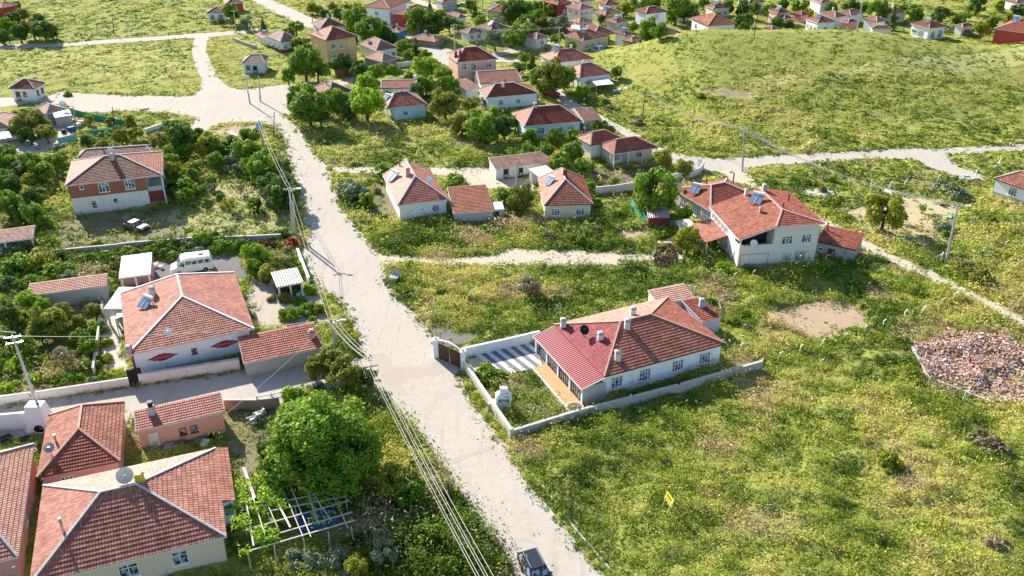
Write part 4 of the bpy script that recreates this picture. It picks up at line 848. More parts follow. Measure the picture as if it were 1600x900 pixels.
# ------------------------------------------------------------ porch of the white house
def main_porch():
    root, T, Lx, D, h = HS['crimson-porch house']
    w = 2.9
    P = [(-w, -.2, 2.35), (-w, D * .98, 2.35), (.05, D * .98, h - .02), (.05, -.2, h - .02)]
    m = MB(T); L_ = D * 1.18 / .3
    m.poly([P[3], P[0], P[1], P[2]], 0, [(0, 0), (0, 3), (D / .32, 3), (D / .32, 0)]); m.poly([Vector(p) - Vector((0, 0, .05)) for p in P], 0)
    m.build('porch_roof', 'sheet_crimson', root)
    m = MB(T); eave_skirt(m, P, .12); m.build('porch_fascia', 'off_white', root)
    n = 4; y0, y1 = .15, D * .96
    for k in range(n + 1):
        yy = y0 + (y1 - y0) * k / n; q = MB(T); q.box(-w + .25, yy - .16, -.2, -w + .57, yy + .16, 2.36); q.build('porch_pillar', 'w_clean', root)
    for k in range(n):
        a = y0 + (y1 - y0) * k / n + .17; b = y0 + (y1 - y0) * (k + 1) / n - .17; q = MB(T)
        q.box(-w + .38, a, .1, -w + .44, b, .3, 0); q.box(-w + .38, a, 2.1, -w + .44, b, 2.3, 0)
        for j in range(6): yy = a + (b - a) * j / 5; q.box(-w + .36, yy - .03, .3, -w + .46, yy + .03, 2.1, 0)
        g_ = q.build('porch_glazing', 'brown_wood', root); ORG[g_.name] = ORG[root.name]
        q = MB(T); q.box(-w + .40, a, .3, -w + .42, b, 2.1); q.build('pane', 'glass', g_)
    q = MB(T); q.box(-w + .3, -.05, -.2, .3, .12, 2.4); q.build('porch_end_wall', 'concrete', root)
    q = MB(T); q.box(-w - 1.5, .1, -.1, -w + .3, D * .72, .22); q.build('porch_floor', 'orange_tile', root)
    q = MB(T); q.box(-w - 1.68, .0, -.1, -w - 1.5, D * .72, .26); q.build('porch_kerb', 'off_white', root)
    q = MB(T); q.cyl((-w - .9, -.5, -.1), (-w - .9, -.5, .5), 1.0, 1.0, 14); o = q.build('planter', 'cement', root); ORG[o.name] = ORG[root.name]
    q = MB(T); q.cyl((-w - .9, -.5, .5), (-w - .9, -.5, .52), .82, .82, 14); q.build('soil', 'g_bed', o)
    EXCL.append([T @ Vector(p) for p in ((-w - 1.7, -.3, 0), (.2, -.3, 0), (.2, D, 0), (-w - 1.7, D, 0))])
    m = MB(T); m.box(-.1, -.0, -.3, .35, .34, h - .1); m.build('corner_pier', 'w_clean', root)
main_porch()
# striped terrace
def terrace():
    P = [unp(x, y, .10) for x, y in ((727,557),(840,530),(848,574),(786,585),(741,580))]
    m = MB(); m.poly(P, 0); m.poly([Vector((p.x, p.y, -.1)) for p in P][::-1], 0)
    for i in range(5): a = P[i]; b = P[(i + 1) % 5]; m.poly([(a.x, a.y, -.1), (b.x, b.y, -.1), b, a], 0)
    # slabs laid in dark and light bands
    a, b = unp(752,551,.104), unp(840,531.5,.104); c, d_ = unp(788,584,.104), unp(847,573.5,.104)
    s0 = unp(750,552,.104); ax = unp(828,534,.104) - s0; ax.normalize(); dv = (unp(790,584,.104) - s0).normalized(); wdt = (unp(828,534,.104) - s0).length / 10.5
    # oblique coordinates: u across the bands, w along them
    det = ax.x * dv.y - ax.y * dv.x; tou = lambda p: (((p.x - s0.x) * dv.y - (p.y - s0.y) * dv.x) / det, (ax.x * (p.y - s0.y) - ax.y * (p.x - s0.x)) / det)
    Q = [tou(p) for p in P]
    for k in range(-1, 15):
        q = clip(clip(Q, 0, k * wdt, True), 0, (k + 1) * wdt, False)
        if len(q) > 2: m.poly([s0 + ax * u + dv * w for u, w in q], 1 if k % 2 == 0 else 2)
    m.build('terrace', ['g_pale', 'slab_dark', 'slab_light']); bpy.data.objects['terrace']['kind'] = 'structure'
    EXCL.append(P)
plain('slab_dark', (.17, .175, .19), .7, var=.15, sc=3); plain('slab_light', (.66, .67, .68), .7, var=.08, sc=3)
terrace()

# ------------------------------------------------------------ walls, gates and fences
def wall(pts, h, mat, short, label, th=.22, cap='cement', posts=0, cat='wall', name='garden_wall', name_cap='coping'):
    P = [unp(x, y, 0) for x, y in pts]; mid = P[len(P) // 2]; root = empty(name, P[0]); tag(root, label, cat)
    if short: q = proj(mid); LAND.append((q[0], q[1] - 4, short))
    m = MB(); c = MB()
    for a, b in zip(P, P[1:]):
        n = max(1, int((b - a).length / 2.4)); prev = h
        for k in range(n):
            s = a.lerp(b, k / n); e = a.lerp(b, (k + 1) / n); hh = h * (1 + random.uniform(-.02, .02)); z = (hh - .3) / 2
            m.bar(Vector((s.x, s.y, z)), Vector((e.x, e.y, z)), th, hh + .3); 
            if cap: c.bar(Vector((s.x, s.y, hh + .03)), Vector((e.x, e.y, hh + .03)), th + .1, .07)
        EXCL.append([a + Vector((.2, .2, 0)), b + Vector((.2, .2, 0)), b - Vector((.2, .2, 0)), a - Vector((.2, .2, 0))])
    m.build('wall_body', mat, root)
    if cap: c.build(name_cap, cap, root)
    if posts:
        for a, b in zip(P, P[1:]):
            n = max(1, int((b - a).length / posts))
            for k in range(n + 1): s = a.lerp(b, k / n); q = MB(); q.box(s.x - .07, s.y - .07, h - .2, s.x + .07, s.y + .07, h + .35); q.build('post', 'off_white', root)
    return root
wall([(801,687),(905,655),(1060,615),(1189,578)], 1.25, 'concrete', 'front garden wall', 'grey concrete wall along the weeds in front of the large white house', posts=5)
wall([(799,686),(762,632),(724,576)], 1.25, 'w_cream', 'roadside garden wall', 'pale wall between the main road and the garden of the large white house', cap='w_white')
wall([(722,560),(780,547),(843,532)], 1.35, 'w_clean', 'white terrace wall', 'clean white wall behind the striped terrace', cap='w_white')
wall([(-60,640),(0,633),(60,625),(204,603)], 1.1, 'whitewash', 'alley wall', 'stained low wall along the alley left of the black door')
wall([(219,601),(300,589),(376,577)], 1.5, 'whitewash', None, 'plain wall at the foot of the white ornament house right of the black door', th=.3)
wall([(84,402),(160,395),(215,389),(300,382),(400,379),(440,377)], 1.15, 'concrete', 'van-side block wall', 'grey block wall between the brick house yard and the van')
wall([(466,400),(474,420),(484,446)], 1.2, 'w_white', 'short roadside wall', 'short white wall beside the main road next to red shrubs', cap='w_white')
wall([(931,306),(962,303),(998,297)], 1.6, 'whitewash', 'whitewashed field wall', 'patchy whitewashed wall below the vegetable bed')
wall([(1048,285),(1075,280),(1092,275),(1099,264),(1090,260)], 1.5, 'whitewash', 'curved white wall', 'whitewashed wall curving round the corner by the hill road')
wall([(148,586),(155,535),(162,480)], 1.0, 'whitewash', None, 'narrow white wall between the garden and the white ornament house', th=.16)
wall([(-60,677),(0,673),(56,668)], 2.0, 'w_clean', 'white yard wall', 'tall white wall with rubbish at its foot at the left edge', cap='w_white')
wall([(228,211),(262,199)], 1.2, 'w_white', None, 'short white wall beside the hedge below the junction', cap='w_white')
wall([(600,108),(628,106),(648,103)], 1.3, 'whitewash', 'grey wall by the lane', 'grey yard wall in front of the low tiled house by the lane')
wall([(524,118),(538,119),(552,117)], 1.6, 'brick_wall', 'brick garden wall', 'short red brick wall below the yellow apartment block')
wall([(755,68),(775,72),(800,73)], 1.0, 'w_grey', None, 'low grey wall at the foot of the silver tree')
wall([(383,742),(400,790),(372,800)], .9, 'cement', None, 'low grey garden wall right of the big tan house', th=.2)
wall([(352,640),(400,640),(438,636)], 1.3, 'mud', 'brown mud wall', 'brown mud wall beside the parked motorbikes')
wall([(366,65),(385,72),(402,77)], 1.0, 'concrete', None, 'low ruined wall by the dark tree above the ruined house')
def net(pts, h, short, label, mat='green_net'):
    P = [unp(x, y, 0) for x, y in pts]; root = empty('net_fence', P[0]); tag(root, label, 'fence'); m = MB()
    for a, b in zip(P, P[1:]): m.bar(Vector((a.x, a.y, h / 2 + .05)), Vector((b.x, b.y, h / 2 + .05)), .04, h)
    m.build('net', mat, root)
    for a, b in zip(P, P[1:]):
        n = max(1, int((b - a).length / 2.5))
        for k in range(n + 1): s = a.lerp(b, k / n); q = MB(); q.cyl((s.x, s.y, -.1), (s.x, s.y, h + .25), .04, .04, 6); q.build('post', 'grey_wood', root)
    if short: q = proj(P[0]); LAND.append((q[0], q[1], short))
net([(986,326),(998,343),(1012,356)], 1.7, 'green net fence', 'green net fence leading to the red corrugated shed')
net([(112,179),(135,185),(162,191),(205,200)], 1.3, None, 'green net fence running along the grassy bank below the junction')
net([(92,226),(121,219)], 1.3, None, 'pale green net fence in front of the left yard', 'teal')
net([(140,216),(165,214),(184,207)], 1.5, 'green garden net', 'bright green net round the garden below the junction')
net([(1012,357),(1055,357)], 1.4, None, 'dark green net in front of the red corrugated shed')
def gate():
    A = unp(706,571,0); B = unp(724,579,0); root = empty('gate', A.lerp(B, .5)); tag(root, 'brown double gate between white arched posts at the striped terrace', 'gate'); x = (B - A).normalized(); n = Vector((-x.y, x.x, 0))
    B = A + x * 4.2
    A = unp(724,577,0) - x * 4.2; B = unp(724,577,0)
    for p in (A, B): q = MB(); q.box(p.x - .28, p.y - .28, -.2, p.x + .28, p.y + .28, 2.5); q.box(p.x - .36, p.y - .36, 2.5, p.x + .36, p.y + .36, 2.62); q.cyl((p.x, p.y, 2.62), (p.x, p.y, 2.95), .2, .05, 8); q.build('gate_post', 'w_clean', root)
    for a, b in ((A + x * .3, A.lerp(B, .49)), (A.lerp(B, .51), B - x * .3)):
        q = MB(); q.bar(a + Vector((0, 0, 1.1)), b + Vector((0, 0, 1.1)), .05, 2.1)
        for k in range(5): s = a.lerp(b, (k + .5) / 5); q.bar(s + Vector((0, 0, .1)) , s + Vector((0, 0, 2.25)), .1, .1)
        q.build('gate_leaf', 'brown_wood', root)
    q = MB(); N_ = 8
    for k in range(N_):
        t0, t1 = k / N_, (k + 1) / N_; z = lambda t: 2.45 + .45 * math.sin(math.pi * t); q.bar(A.lerp(B, t0) + Vector((0, 0, z(t0))), A.lerp(B, t1) + Vector((0, 0, z(t1))), .16, .14)
    q.build('gate_arch', 'w_clean', root); c = proj(A); LAND.append((c[0], c[1] - 10, 'terrace gate'))
gate()
def black_door():
    a = unp(205,602.5,0); b = unp(218,600.5,0); x = (b - a).normalized(); y = Vector((0, 0, 1)).cross(x)
    T = Matrix(((x.x, y.x, 0, a.x), (x.y, y.y, 0, a.y), (0, 0, 1, 0), (0, 0, 0, 1))); root = empty('garden_door', a); tag(root, 'black metal garden door in the wall by the white ornament house', 'door')
    m = MB(T); m.box(0, -.12, 0, 1.25, .02, 2.05); m.box(.15, -.15, .2, .55, -.12, 1.8); m.box(.7, -.15, .2, 1.1, -.12, 1.8); m.build('door_leaf', 'black', root)
    m = MB(T); m.box(-.12, -.16, 0, -.0, .1, 2.2); m.box(1.25, -.16, 0, 1.37, .1, 2.2); m.box(-.12, -.16, 2.08, 1.37, .1, 2.2); m.build('door_frame', 'dark', root)
black_door()
def tall_oven():
    p = unp(66,668,0); root = empty('oven_chimney', p); tag(root, 'big white tapering oven chimney rising over the white yard wall', 'chimney')
    m = MB(); s = 1.15; t = .85; z = 3.1; b = [(p.x - s, p.y - s, -.1), (p.x + s, p.y - s, -.1), (p.x + s, p.y + s, -.1), (p.x - s, p.y + s, -.1)]; u = [(p.x - t, p.y - t * .7, z), (p.x + t, p.y - t * .7, z), (p.x + t, p.y + t * .7, z), (p.x - t, p.y + t * .7, z)]; m.prism(b, u)
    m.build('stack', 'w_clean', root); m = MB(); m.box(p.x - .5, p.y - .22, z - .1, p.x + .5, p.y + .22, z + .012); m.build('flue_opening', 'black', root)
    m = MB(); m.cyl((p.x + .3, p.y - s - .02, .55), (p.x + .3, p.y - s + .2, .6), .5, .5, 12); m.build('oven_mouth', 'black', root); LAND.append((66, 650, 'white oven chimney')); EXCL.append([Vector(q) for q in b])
tall_oven()
def fireplace():
    p = unp(787,637,0); root = empty('garden_fireplace', p); tag(root, 'white garden fireplace with a stepped top behind the roadside garden wall', 'fireplace')
    m = MB(); m.box(p.x - .8, p.y - .55, 0, p.x + .8, p.y + .55, 1.0); m.box(p.x - .8, p.y - .55, 1.0, p.x - .62, p.y + .55, 1.6); m.box(p.x + .62, p.y - .55, 1.0, p.x + .8, p.y + .55, 1.6); m.box(p.x - .62, p.y + .35, 1.0, p.x + .62, p.y + .55, 1.6)
    m.build('hearth', 'w_clean', root); m = MB(); m.prism([(p.x - .9, p.y - .65, 1.6), (p.x + .9, p.y - .65, 1.6), (p.x + .9, p.y + .65, 1.6), (p.x - .9, p.y + .65, 1.6)], [(p.x - .45, p.y - .3, 2.1), (p.x + .45, p.y - .3, 2.1), (p.x + .45, p.y + .35, 2.1), (p.x - .45, p.y + .35, 2.1)]); m.box(p.x - .4, p.y - .25, 2.1, p.x + .4, p.y + .3, 2.7); m.build('hood', 'w_white', root)
    m = MB(); m.box(p.x - 1.7, p.y - .5, 0, p.x - .82, p.y + .5, .85); m.build('counter', 'cement', root); LAND.append((776, 630, 'garden fireplace'))
fireplace()
# bent concrete fence posts
def make_post():
    root = empty('fence_post', (0, 0, 0)); m = MB(); m.prism([(-.06, -.06, -.2), (.06, -.06, -.2), (.06, .06, -.2), (-.06, .06, -.2)], [(-.05, -.05, 1.35), (.05, -.05, 1.35), (.05, .05, 1.35), (-.05, .05, 1.35)]); m.build('shaft', 'w_white', root)
    m = MB(); m.bar((0, 0, 1.33), (.3, 0, 1.62), .085, .085); m.build('bent_top', 'w_white', root); return root
PB = [(1360,305),(1389,297),(1412,292),(1441,289),(1464,285),(1336,311),(1309,314),(1285,320),(1320,339),(1340,347),(1362,360),(1385,371),(1412,382),(1439,396),(1468,411),(1494,407),(1514,404),(1542,395),(1569,389),(1599,379),(1146,442),(1175,438),(1204,436),(1234,421),(1260,424),(1289,412),(1317,405),(1371,402),(1430,430),(1461,450),(1215,566),(1249,557),(1281,547),(1316,536),(1349,525),(1379,515),(1412,501),(1439,497),(1471,482),(1497,469),(1156,554),(1131,532),(1084,463),(1504,627),(1524,275)]
pp = make_post(); index_children(pp)
for i, (x, y) in enumerate(PB):
    o = pp if i == 0 else copy_tree(pp); p = gp(x, y); o.location = p; o.rotation_euler = (random.uniform(-.07, .07), random.uniform(-.09, .09), random.uniform(-.5, .5) + (0 if i > 28 else -.4)); s = random.uniform(.88, 1.08); o.scale = (s, s, s)
    autolabel(o, p, 'bent white concrete fence post', 'fence post', 'bent concrete fence posts')
for a, b in (((1497,470),(1490,469)),((1469,411),(1461,409)),((1285,320),(1289,321)),((1339,397),(1345,400)),((1560,262),(1553,264))):
    m = MB(); p = gp(*a); q = gp(*b); q = p + (q - p).normalized() * 1.5; m.bar(Vector((q.x, q.y, -.1)), Vector((p.x, p.y, 1.5)), .1, .1); m.bar(Vector((p.x, p.y, -.2)), Vector((p.x + .05, p.y, 1.75)), .12, .12)
    o = m.build('braced_post', 'w_white', origin='base'); autolabel(o, p, 'braced white fence post', 'fence post', 'braced fence posts')
# ------------------------------------------------------------ poles and lines
POLES = {}
def pole(base, top, kind='c', arms=1, lamp=False, key=None, lead=None):
    p = gp(*base); n = Vector((0, 0, 0)); r = ray(*top); o = Vector((0, 0, CAMZ)); t = (p.y - 0) / r.y
    # the pole stands almost upright in the plane of its base
    tp = o + r * t; hh = max(4.5, min(10.5, tp.z - p.z)); tp = Vector((max(p.x - .9, min(p.x + .9, tp.x)), p.y, p.z + hh))
    root = empty('utility_pole', p); m = MB(); r0 = .2 if kind == 'c' else .12; m.cyl(p - Vector((0, 0, .3)), tp, r0, r0 * .6, 8)
    m.build('shaft', 'pole_concrete' if kind == 'c' else 'pole_wood', root)
    for k in range(arms):
        z = tp - Vector((0, 0, .25 + .7 * k)); q = MB(); q.bar(z - Vector((.8, .25, 0)), z + Vector((.8, .25, 0)), .1, .1); a = q.build('crossarm', 'steel' if kind == 'c' else 'pole_wood', root); ORG[a.name] = ORG[root.name]
        for s in (-.7, 0, .7):
            q = MB(); c = z + Vector((s, s * .31, .05)); q.cyl(c, c + Vector((0, 0, .2)), .055, .035, 8); q.build('insulator', 'white_paint', a)
    if lamp:
        q = MB(); q.bar(tp - Vector((0, 0, .6)), tp + Vector((1.2, -.1, -.1)), .06, .06); a = q.build('lamp_arm', 'steel', root); ORG[a.name] = ORG[root.name]; q = MB(); q.box(tp.x + 1.1, tp.y - .22, tp.z - .2, tp.x + 1.8, tp.y + .06, tp.z - .04); q.build('lamp_head', 'white_paint', a)
    if key: POLES[key] = tp
    lead = lead or ('grey concrete utility pole' if kind == 'c' else 'thin dark wooden pole')
    autolabel(root, p, lead, 'utility pole', 'concrete utility poles' if kind == 'c' else 'wooden poles')
    return root
pole((57,628),(19,524),'c',2,key='alley', lead='tall pale concrete pole'); pole((458,372),(452,293),'c',1,True,'bend'); pole((460,370),(458,305),'c',0)
pole((526,548),(517,498),'c',1,True,'garage'); pole((706,812),(700,757),'w',0); pole((586,622),(580,582),'w',2,key='verge'); pole((427,216),(434,175),'w',0)
pole((414,236),(404,188),'c',1,key='island'); pole((391,163),(383,117),'c',1,key='island2'); pole((407,160),(404,119),'c',0); pole((178,56),(175,20),'w',0); pole((711,80),(709,38),'c',3,key='village')
pole((1003,188),(1009,142),'w',1,key='hill1'); pole((1160,269),(1163,200),'c',2,key='hill2'); pole((1477,414),(1497,320),'c',1,True,'hill3'); pole((874,78),(874,42),'c',1,key='lane'); pole((895,137),(898,104),'w',0)
pole((834,114),(834,88),'w',0); pole((369,52),(365,16),'c',1); pole((1178,58),(1185,18),'w',1); pole((1338,50),(1348,2),'c',1); pole((1440,52),(1447,25),'w',0); pole((807,292),(807,251),'c',0)
pole((119,202),(114,166),'c',1,key='left'); pole((488,38),(488,14),'w',0); pole((754,16),(754,-12),'c',0); pole((178,200),(177,174),'w',0)
def wire(a, b, n, sag=.5, spread=.7, r=.028, lead='power line', rows=1):
    root = empty('power_line', a); k = 12; d_ = (b - a); s = Vector((-d_.y, d_.x, 0)).normalized()
    for w in range(n):
        m = MB(); off = s * (spread * (w / (n - 1) - .5) * 2 if n > 1 else 0) * .9; pts = []
        for i in range(k + 1):
            t = i / k; p = a.lerp(b, t) + off; p.z -= sag * 4 * t * (1 - t) * (1 + .12 * w) - .05 + (w % 2) * .25; pts.append(p)
        for p, q in zip(pts, pts[1:]): m.cyl(p, q, r, r, 4, caps=False)
        m.build('wire', 'wire', root)
    autolabel(root, a.lerp(b, .5), lead, 'power line', 'overhead power lines')
wire(POLES['bend'], POLES['garage'], 2, .8, .3, lead='two thin wires')
wire(POLES['garage'], POLES['verge'] + Vector((0, 0, 1.0)), 5, .5, .6, lead='five pale wires along the verge'); 
wire(POLES['verge'] + Vector((0, 0, 1.0)), unp(830, 1030, 8.5), 5, .6, .7, lead='five pale wires leaving the bottom edge')
wire(POLES['island'], POLES['bend'], 2, .8, .3, lead='two wires above roadside trees'); wire(POLES['island2'], POLES['island'], 2, .3, .3, lead='short wires over the junction')
wire(POLES['hill1'], POLES['hill2'], 3, 1.2, .7, lead='three wires spanning the foot of the hill'); wire(POLES['hill2'], POLES['hill3'], 5, 1.5, .9, lead='five long wires spanning the field')
wire(POLES['alley'], POLES['garage'], 2, .8, .3, .018, lead='thin wires over the alley'); wire(POLES['garage'], unp(349,650,3), 1, .5, .3, .016, lead='single service wire'); wire(POLES['village'], POLES['lane'], 3, 1, .6, .02, lead='three village wires')
wire(POLES['alley'], unp(-120,500,8), 3, .3, .6, .02, lead='wires leaving the left edge')
bx = POLES['island']; m = MB(); m.box(bx.x - .5, bx.y - .5, bx.z - 1.6, bx.x + .5, bx.y - .12, bx.z - .3); m.box(bx.x - .35, bx.y - .55, bx.z - 1.4, bx.x + .35, bx.y - .5, bx.z - .5); tag(m.build('transformer_box', 'lightblue', origin='base'), 'grey-blue transformer box high on a pole at the junction', 'transformer')

# ------------------------------------------------------------ vehicles
def car(p, az, L_=4.2, Wd=1.7, Hh=1.42, paint='white_paint', label='', cat='car', name='car', hatch=False, van=False, boot=False, suv=False):
    root = empty(name, p, 0); tag(root, label, cat); T = Matrix.Translation(p) @ Matrix.Rotation(az, 4, 'Z')
    # outline from the side: x forward; widths narrow towards the roof
    if van: prof = [(-.5, .35), (-.5, 1.0), (-.495, 2.0), (-.46, 2.42), (.10, 2.5), (.22, 2.35), (.34, 1.35), (.47, 1.05), (.5, .75), (.5, .35)]; belt = 1.25; wr = .36; Hh = 2.5
    elif hatch or suv: prof = [(-.5, .38), (-.5, .9), (-.46, 1.3), (-.40, Hh), (.08, Hh + .02), (.26, .98), (.47, .84), (.5, .62), (.5, .38)]; belt = .95; wr = .34
    else: prof = [(-.5, .34), (-.5, .82), (-.47, .92), (-.32, .94), (-.19, Hh), (.07, Hh), (.22, .93), (.46, .82), (.5, .6), (.5, .34)]; belt = .93; wr = .31
    m = MB(T); n = len(prof); hw = Wd / 2
    def ins(z): return hw - max(0, z - belt) * (.28 if not van else .06) - (.03 if z < .5 else 0)
    for s in (-1, 1):
        P = [(x * L_, s * ins(z), z) for x, z in prof]
        for i in range(1, n - 1): m.poly([P[0], P[i], P[i + 1]] if s < 0 else [P[0], P[i + 1], P[i]])
    for i in range(n):
        (x0, z0), (x1, z1) = prof[i], prof[(i + 1) % n]; m.poly([(x0 * L_, -ins(z0), z0), (x0 * L_, ins(z0), z0), (x1 * L_, ins(z1), z1), (x1 * L_, -ins(z1), z1)])
    m.build('body', paint, root)
    def sheet_(nm, pts, mat='glass', both=False):
        for s in ((-1, 1) if both else (1,)):
            q = MB(T); q.poly([(x * L_, s * y_, z) for x, y_, z in pts]); q.build(nm, mat, root)
    e = .012
    if van:
        for k in range(4): x0 = -.47 + k * .155; sheet_('side_window', [(x0, ins(1.5) + e, 1.45), (x0 + .14, ins(1.5) + e, 1.45), (x0 + .14, ins(2.0) + e, 2.0), (x0, ins(2.0) + e, 2.0)], both=True)
        sheet_('side_window', [(.16, ins(1.4) + e, 1.4), (.30, ins(1.4) + e, 1.4), (.24, ins(1.95) + e, 1.95), (.16, ins(1.95) + e, 1.95)], both=True)
        q = MB(T); q.poly([(.235 * L_ + .03, -.78, 2.24), (.235 * L_ + .03, .78, 2.24), (.335 * L_ + .03, .85, 1.42), (.335 * L_ + .03, -.85, 1.42)]); q.build('windscreen', 'glass', root)
        q = MB(T); q.box(-.32 * L_, -.25, 2.46, -.2 * L_, .25, 2.56); q.build('roof_vent', 'black', root)
    else:
        zt = Hh - .08; xb = -.40 if (hatch or suv) else -.19; xf = .08 if (hatch or suv) else .07
        sheet_('side_window', [(xb - .06, ins(.97) + e, .98), (-.06, ins(.97) + e, .98), (-.06, ins(zt) + e, zt), (xb + .02, ins(zt) + e, zt)], both=True)
        sheet_('side_window', [(-.04, ins(.97) + e, .98), (.19, ins(.97) + e, .98), (xf, ins(zt) + e, zt), (-.04, ins(zt) + e, zt)], both=True)
        a, b = ((.10, zt), (.245, 1.0)) if (hatch or suv) else ((.085, zt), (.205, .97))
        q = MB(T); q.poly([(a[0] * L_ + .04, -ins(a[1]) + .08, a[1]), (a[0] * L_ + .04, ins(a[1]) - .08, a[1]), (b[0] * L_ + .04, ins(b[1]) - .06, b[1]), (b[0] * L_ + .04, -ins(b[1]) + .06, b[1])]); q.build('windscreen', 'glass', root)
        a, b = ((-.405, Hh - .1), (-.462, 1.0)) if (hatch or suv) else ((-.20, zt), (-.305, .97))
        q = MB(T); q.poly([(a[0] * L_ - .035, -ins(a[1]) + .08, a[1]), (a[0] * L_ - .035, ins(a[1]) - .08, a[1]), (b[0] * L_ - .035, ins(b[1]) - .06, b[1]), (b[0] * L_ - .035, -ins(b[1]) + .06, b[1])]); q.build('rear_window', 'glass', root)
    for sx in (-.32, .31):
        for s in (-1, 1):
            c = Vector((sx * L_, s * (hw - .1), wr)); q = MB(T); q.cyl(c - Vector((0, .11, 0)), c + Vector((0, .11, 0)), wr, wr, 16); w = q.build('wheel', 'rubber', root); ORG[w.name] = ORG[root.name]
            q = MB(T); q.cyl(c - Vector((0, .12, 0)), c + Vector((0, .12, 0)), wr * .55, wr * .55, 12); q.build('rim', 'steel', w)
    for s in (-1, 1):
        q = MB(T); z = .95 if van else .66; q.box(.49 * L_, s * hw * .72 - .16, z - .08, .503 * L_, s * hw * .72 + .16, z + .08); q.build('headlight', 'off_white', root)
        q = MB(T); q.box(-.505 * L_, s * hw * .78 - .1, .72, -.49 * L_, s * hw * .78 + .1, 1.0); q.build('tail_light', 'red_paint', root)
        q = MB(T); q.box(.17 * L_, s * (hw + .02), 1.0 + (.3 if van else 0), .20 * L_, s * (hw + .2), 1.14 + (.4 if van else 0)) if s > 0 else q.box(.17 * L_, -(hw + .2), 1.0 + (.3 if van else 0), .20 * L_, -(hw + .02), 1.14 + (.4 if van else 0)); q.build('wing_mirror', 'black', root)
    q = MB(T); q.box(.49 * L_, -hw * .95, .3, .515 * L_, hw * .95, .52); q.build('bumper', 'black' if not van else 'cement', root)
    if boot: q = MB(T); q.bar(Vector((-.33 * L_, 0, .95)), Vector((-.42 * L_, 0, 1.85)), 1.3, .06); q.build('open_boot_lid', paint, root)
    if suv:
        for s in (-1, 1): q = MB(T); q.bar(Vector((-.36 * L_, s * .6, Hh + .1)), Vector((.06 * L_, s * .6, Hh + .1)), .05, .05); q.build('roof_rail', 'steel', root)
    c = proj(p); LAND.append((c[0], c[1] - 5, cat if cat != 'car' else ' '.join(label.split()[:3]))); return root
vp = unp(301,423,0); vd = unp(271,429,0) - unp(331,420,0)
car(vp, math.atan2(vd.y, vd.x), 5.7, 2.0, van=True, label='white minibus with dark side windows parked on the grey yard', cat='minibus', name='minibus')
vp = unp(213,358,0); vd = unp(232,361,0) - unp(196,352,0)
car(vp, math.atan2(vd.y, vd.x), 4.3, 1.7, 1.4, 'car_beige', 'old beige saloon with its boot open below the brick house', boot=True)
vp = unp(838,903,0); vd = unp(860,960,0) - unp(818,880,0)
car(vp, math.atan2(vd.y, vd.x), 4.5, 1.85, 1.62, 'car_dark', 'dark car with roof rails driving out of the bottom edge', suv=True)
vp = unp(820,72,0); vd = unp(812,73,0) - unp(828,70,0)
car(vp, math.atan2(vd.y, vd.x), 4.2, 1.7, 1.42, 'white_paint', 'small white car parked on the village lane', hatch=True)
vp = unp(936,83,0); car(vp, R(-50), 4.4, 1.9, 1.9, 'white_paint', 'white pickup standing at the end of the barn lane', suv=True)
vp = unp(974,83,0); car(vp, R(170), 3.4, 1.6, 1.2, 'maroon', 'dark red wreck lying in the hillside grass', hatch=True)
vp = unp(861,150,0); car(vp, R(-30), 3.9, 1.6, 1.6, 'red_paint', 'red tractor-like car parked at the start of the hill road', hatch=True)
vp = unp(706,11,0); car(vp, R(-20), 4.2, 1.7, 1.4, 'car_dark', 'dark car parked under the trees by the back lane')
vp = unp(725,11,0); car(vp, R(-30), 4.2, 1.7, 1.4, 'car_blue', 'pale blue car parked under the trees by the back lane')
vp = unp(8,398,0); car(vp, R(60), 4.2, 1.7, 1.4, 'car_blue', 'pale blue car half hidden by bushes at the left edge', hatch=True)
vp = unp(18,217,0); car(vp, R(130), 4.2, 1.7, 1.4, 'white_paint', 'white car under the tiled roof at the left edge', hatch=True)
def bike(p, az, label, paint='lightblue'):
    root = empty('motorbike', p); tag(root, label, 'motorbike', 'motorbikes by the mud wall'); T = Matrix.Translation(p) @ Matrix.Rotation(az, 4, 'Z')
    for x in (-.65, .65):
        q = MB(T)
        for k in range(12):
            a, b = 2 * math.pi * k / 12, 2 * math.pi * (k + 1) / 12; q.bar(Vector((x + .29 * math.cos(a), 0, .3 + .29 * math.sin(a))), Vector((x + .29 * math.cos(b), 0, .3 + .29 * math.sin(b))), .1, .08)
        q.bar(Vector((x, 0, .05)), Vector((x, 0, .55)), .03, .03); q.build('wheel', 'rubber', root)
    q = MB(T); q.bar(Vector((-.6, 0, .35)), Vector((.2, 0, .45)), .22, .3); q.bar(Vector((.65, 0, .3)), Vector((.4, 0, 1.0)), .12, .12); q.bar(Vector((.42, 0, .9)), Vector((.15, 0, .45)), .3, .22); q.build('frame', paint, root)
    q = MB(T); q.bar(Vector((-.75, 0, .75)), Vector((.1, 0, .78)), .28, .14); q.build('saddle', 'black', root)
    q = MB(T); q.bar(Vector((.4, -.35, 1.02)), Vector((.4, .35, 1.02)), .05, .05); q.box(.42, -.1, .85, .58, .1, 1.0); q.build('handlebar', 'steel', root)
bike(unp(397,660,0), R(30), 'blue motorbike parked in shade right of the low pink house'); bike(unp(407,652,0), R(35), 'white motorbike parked behind the blue one near the big green tree', 'white_paint')
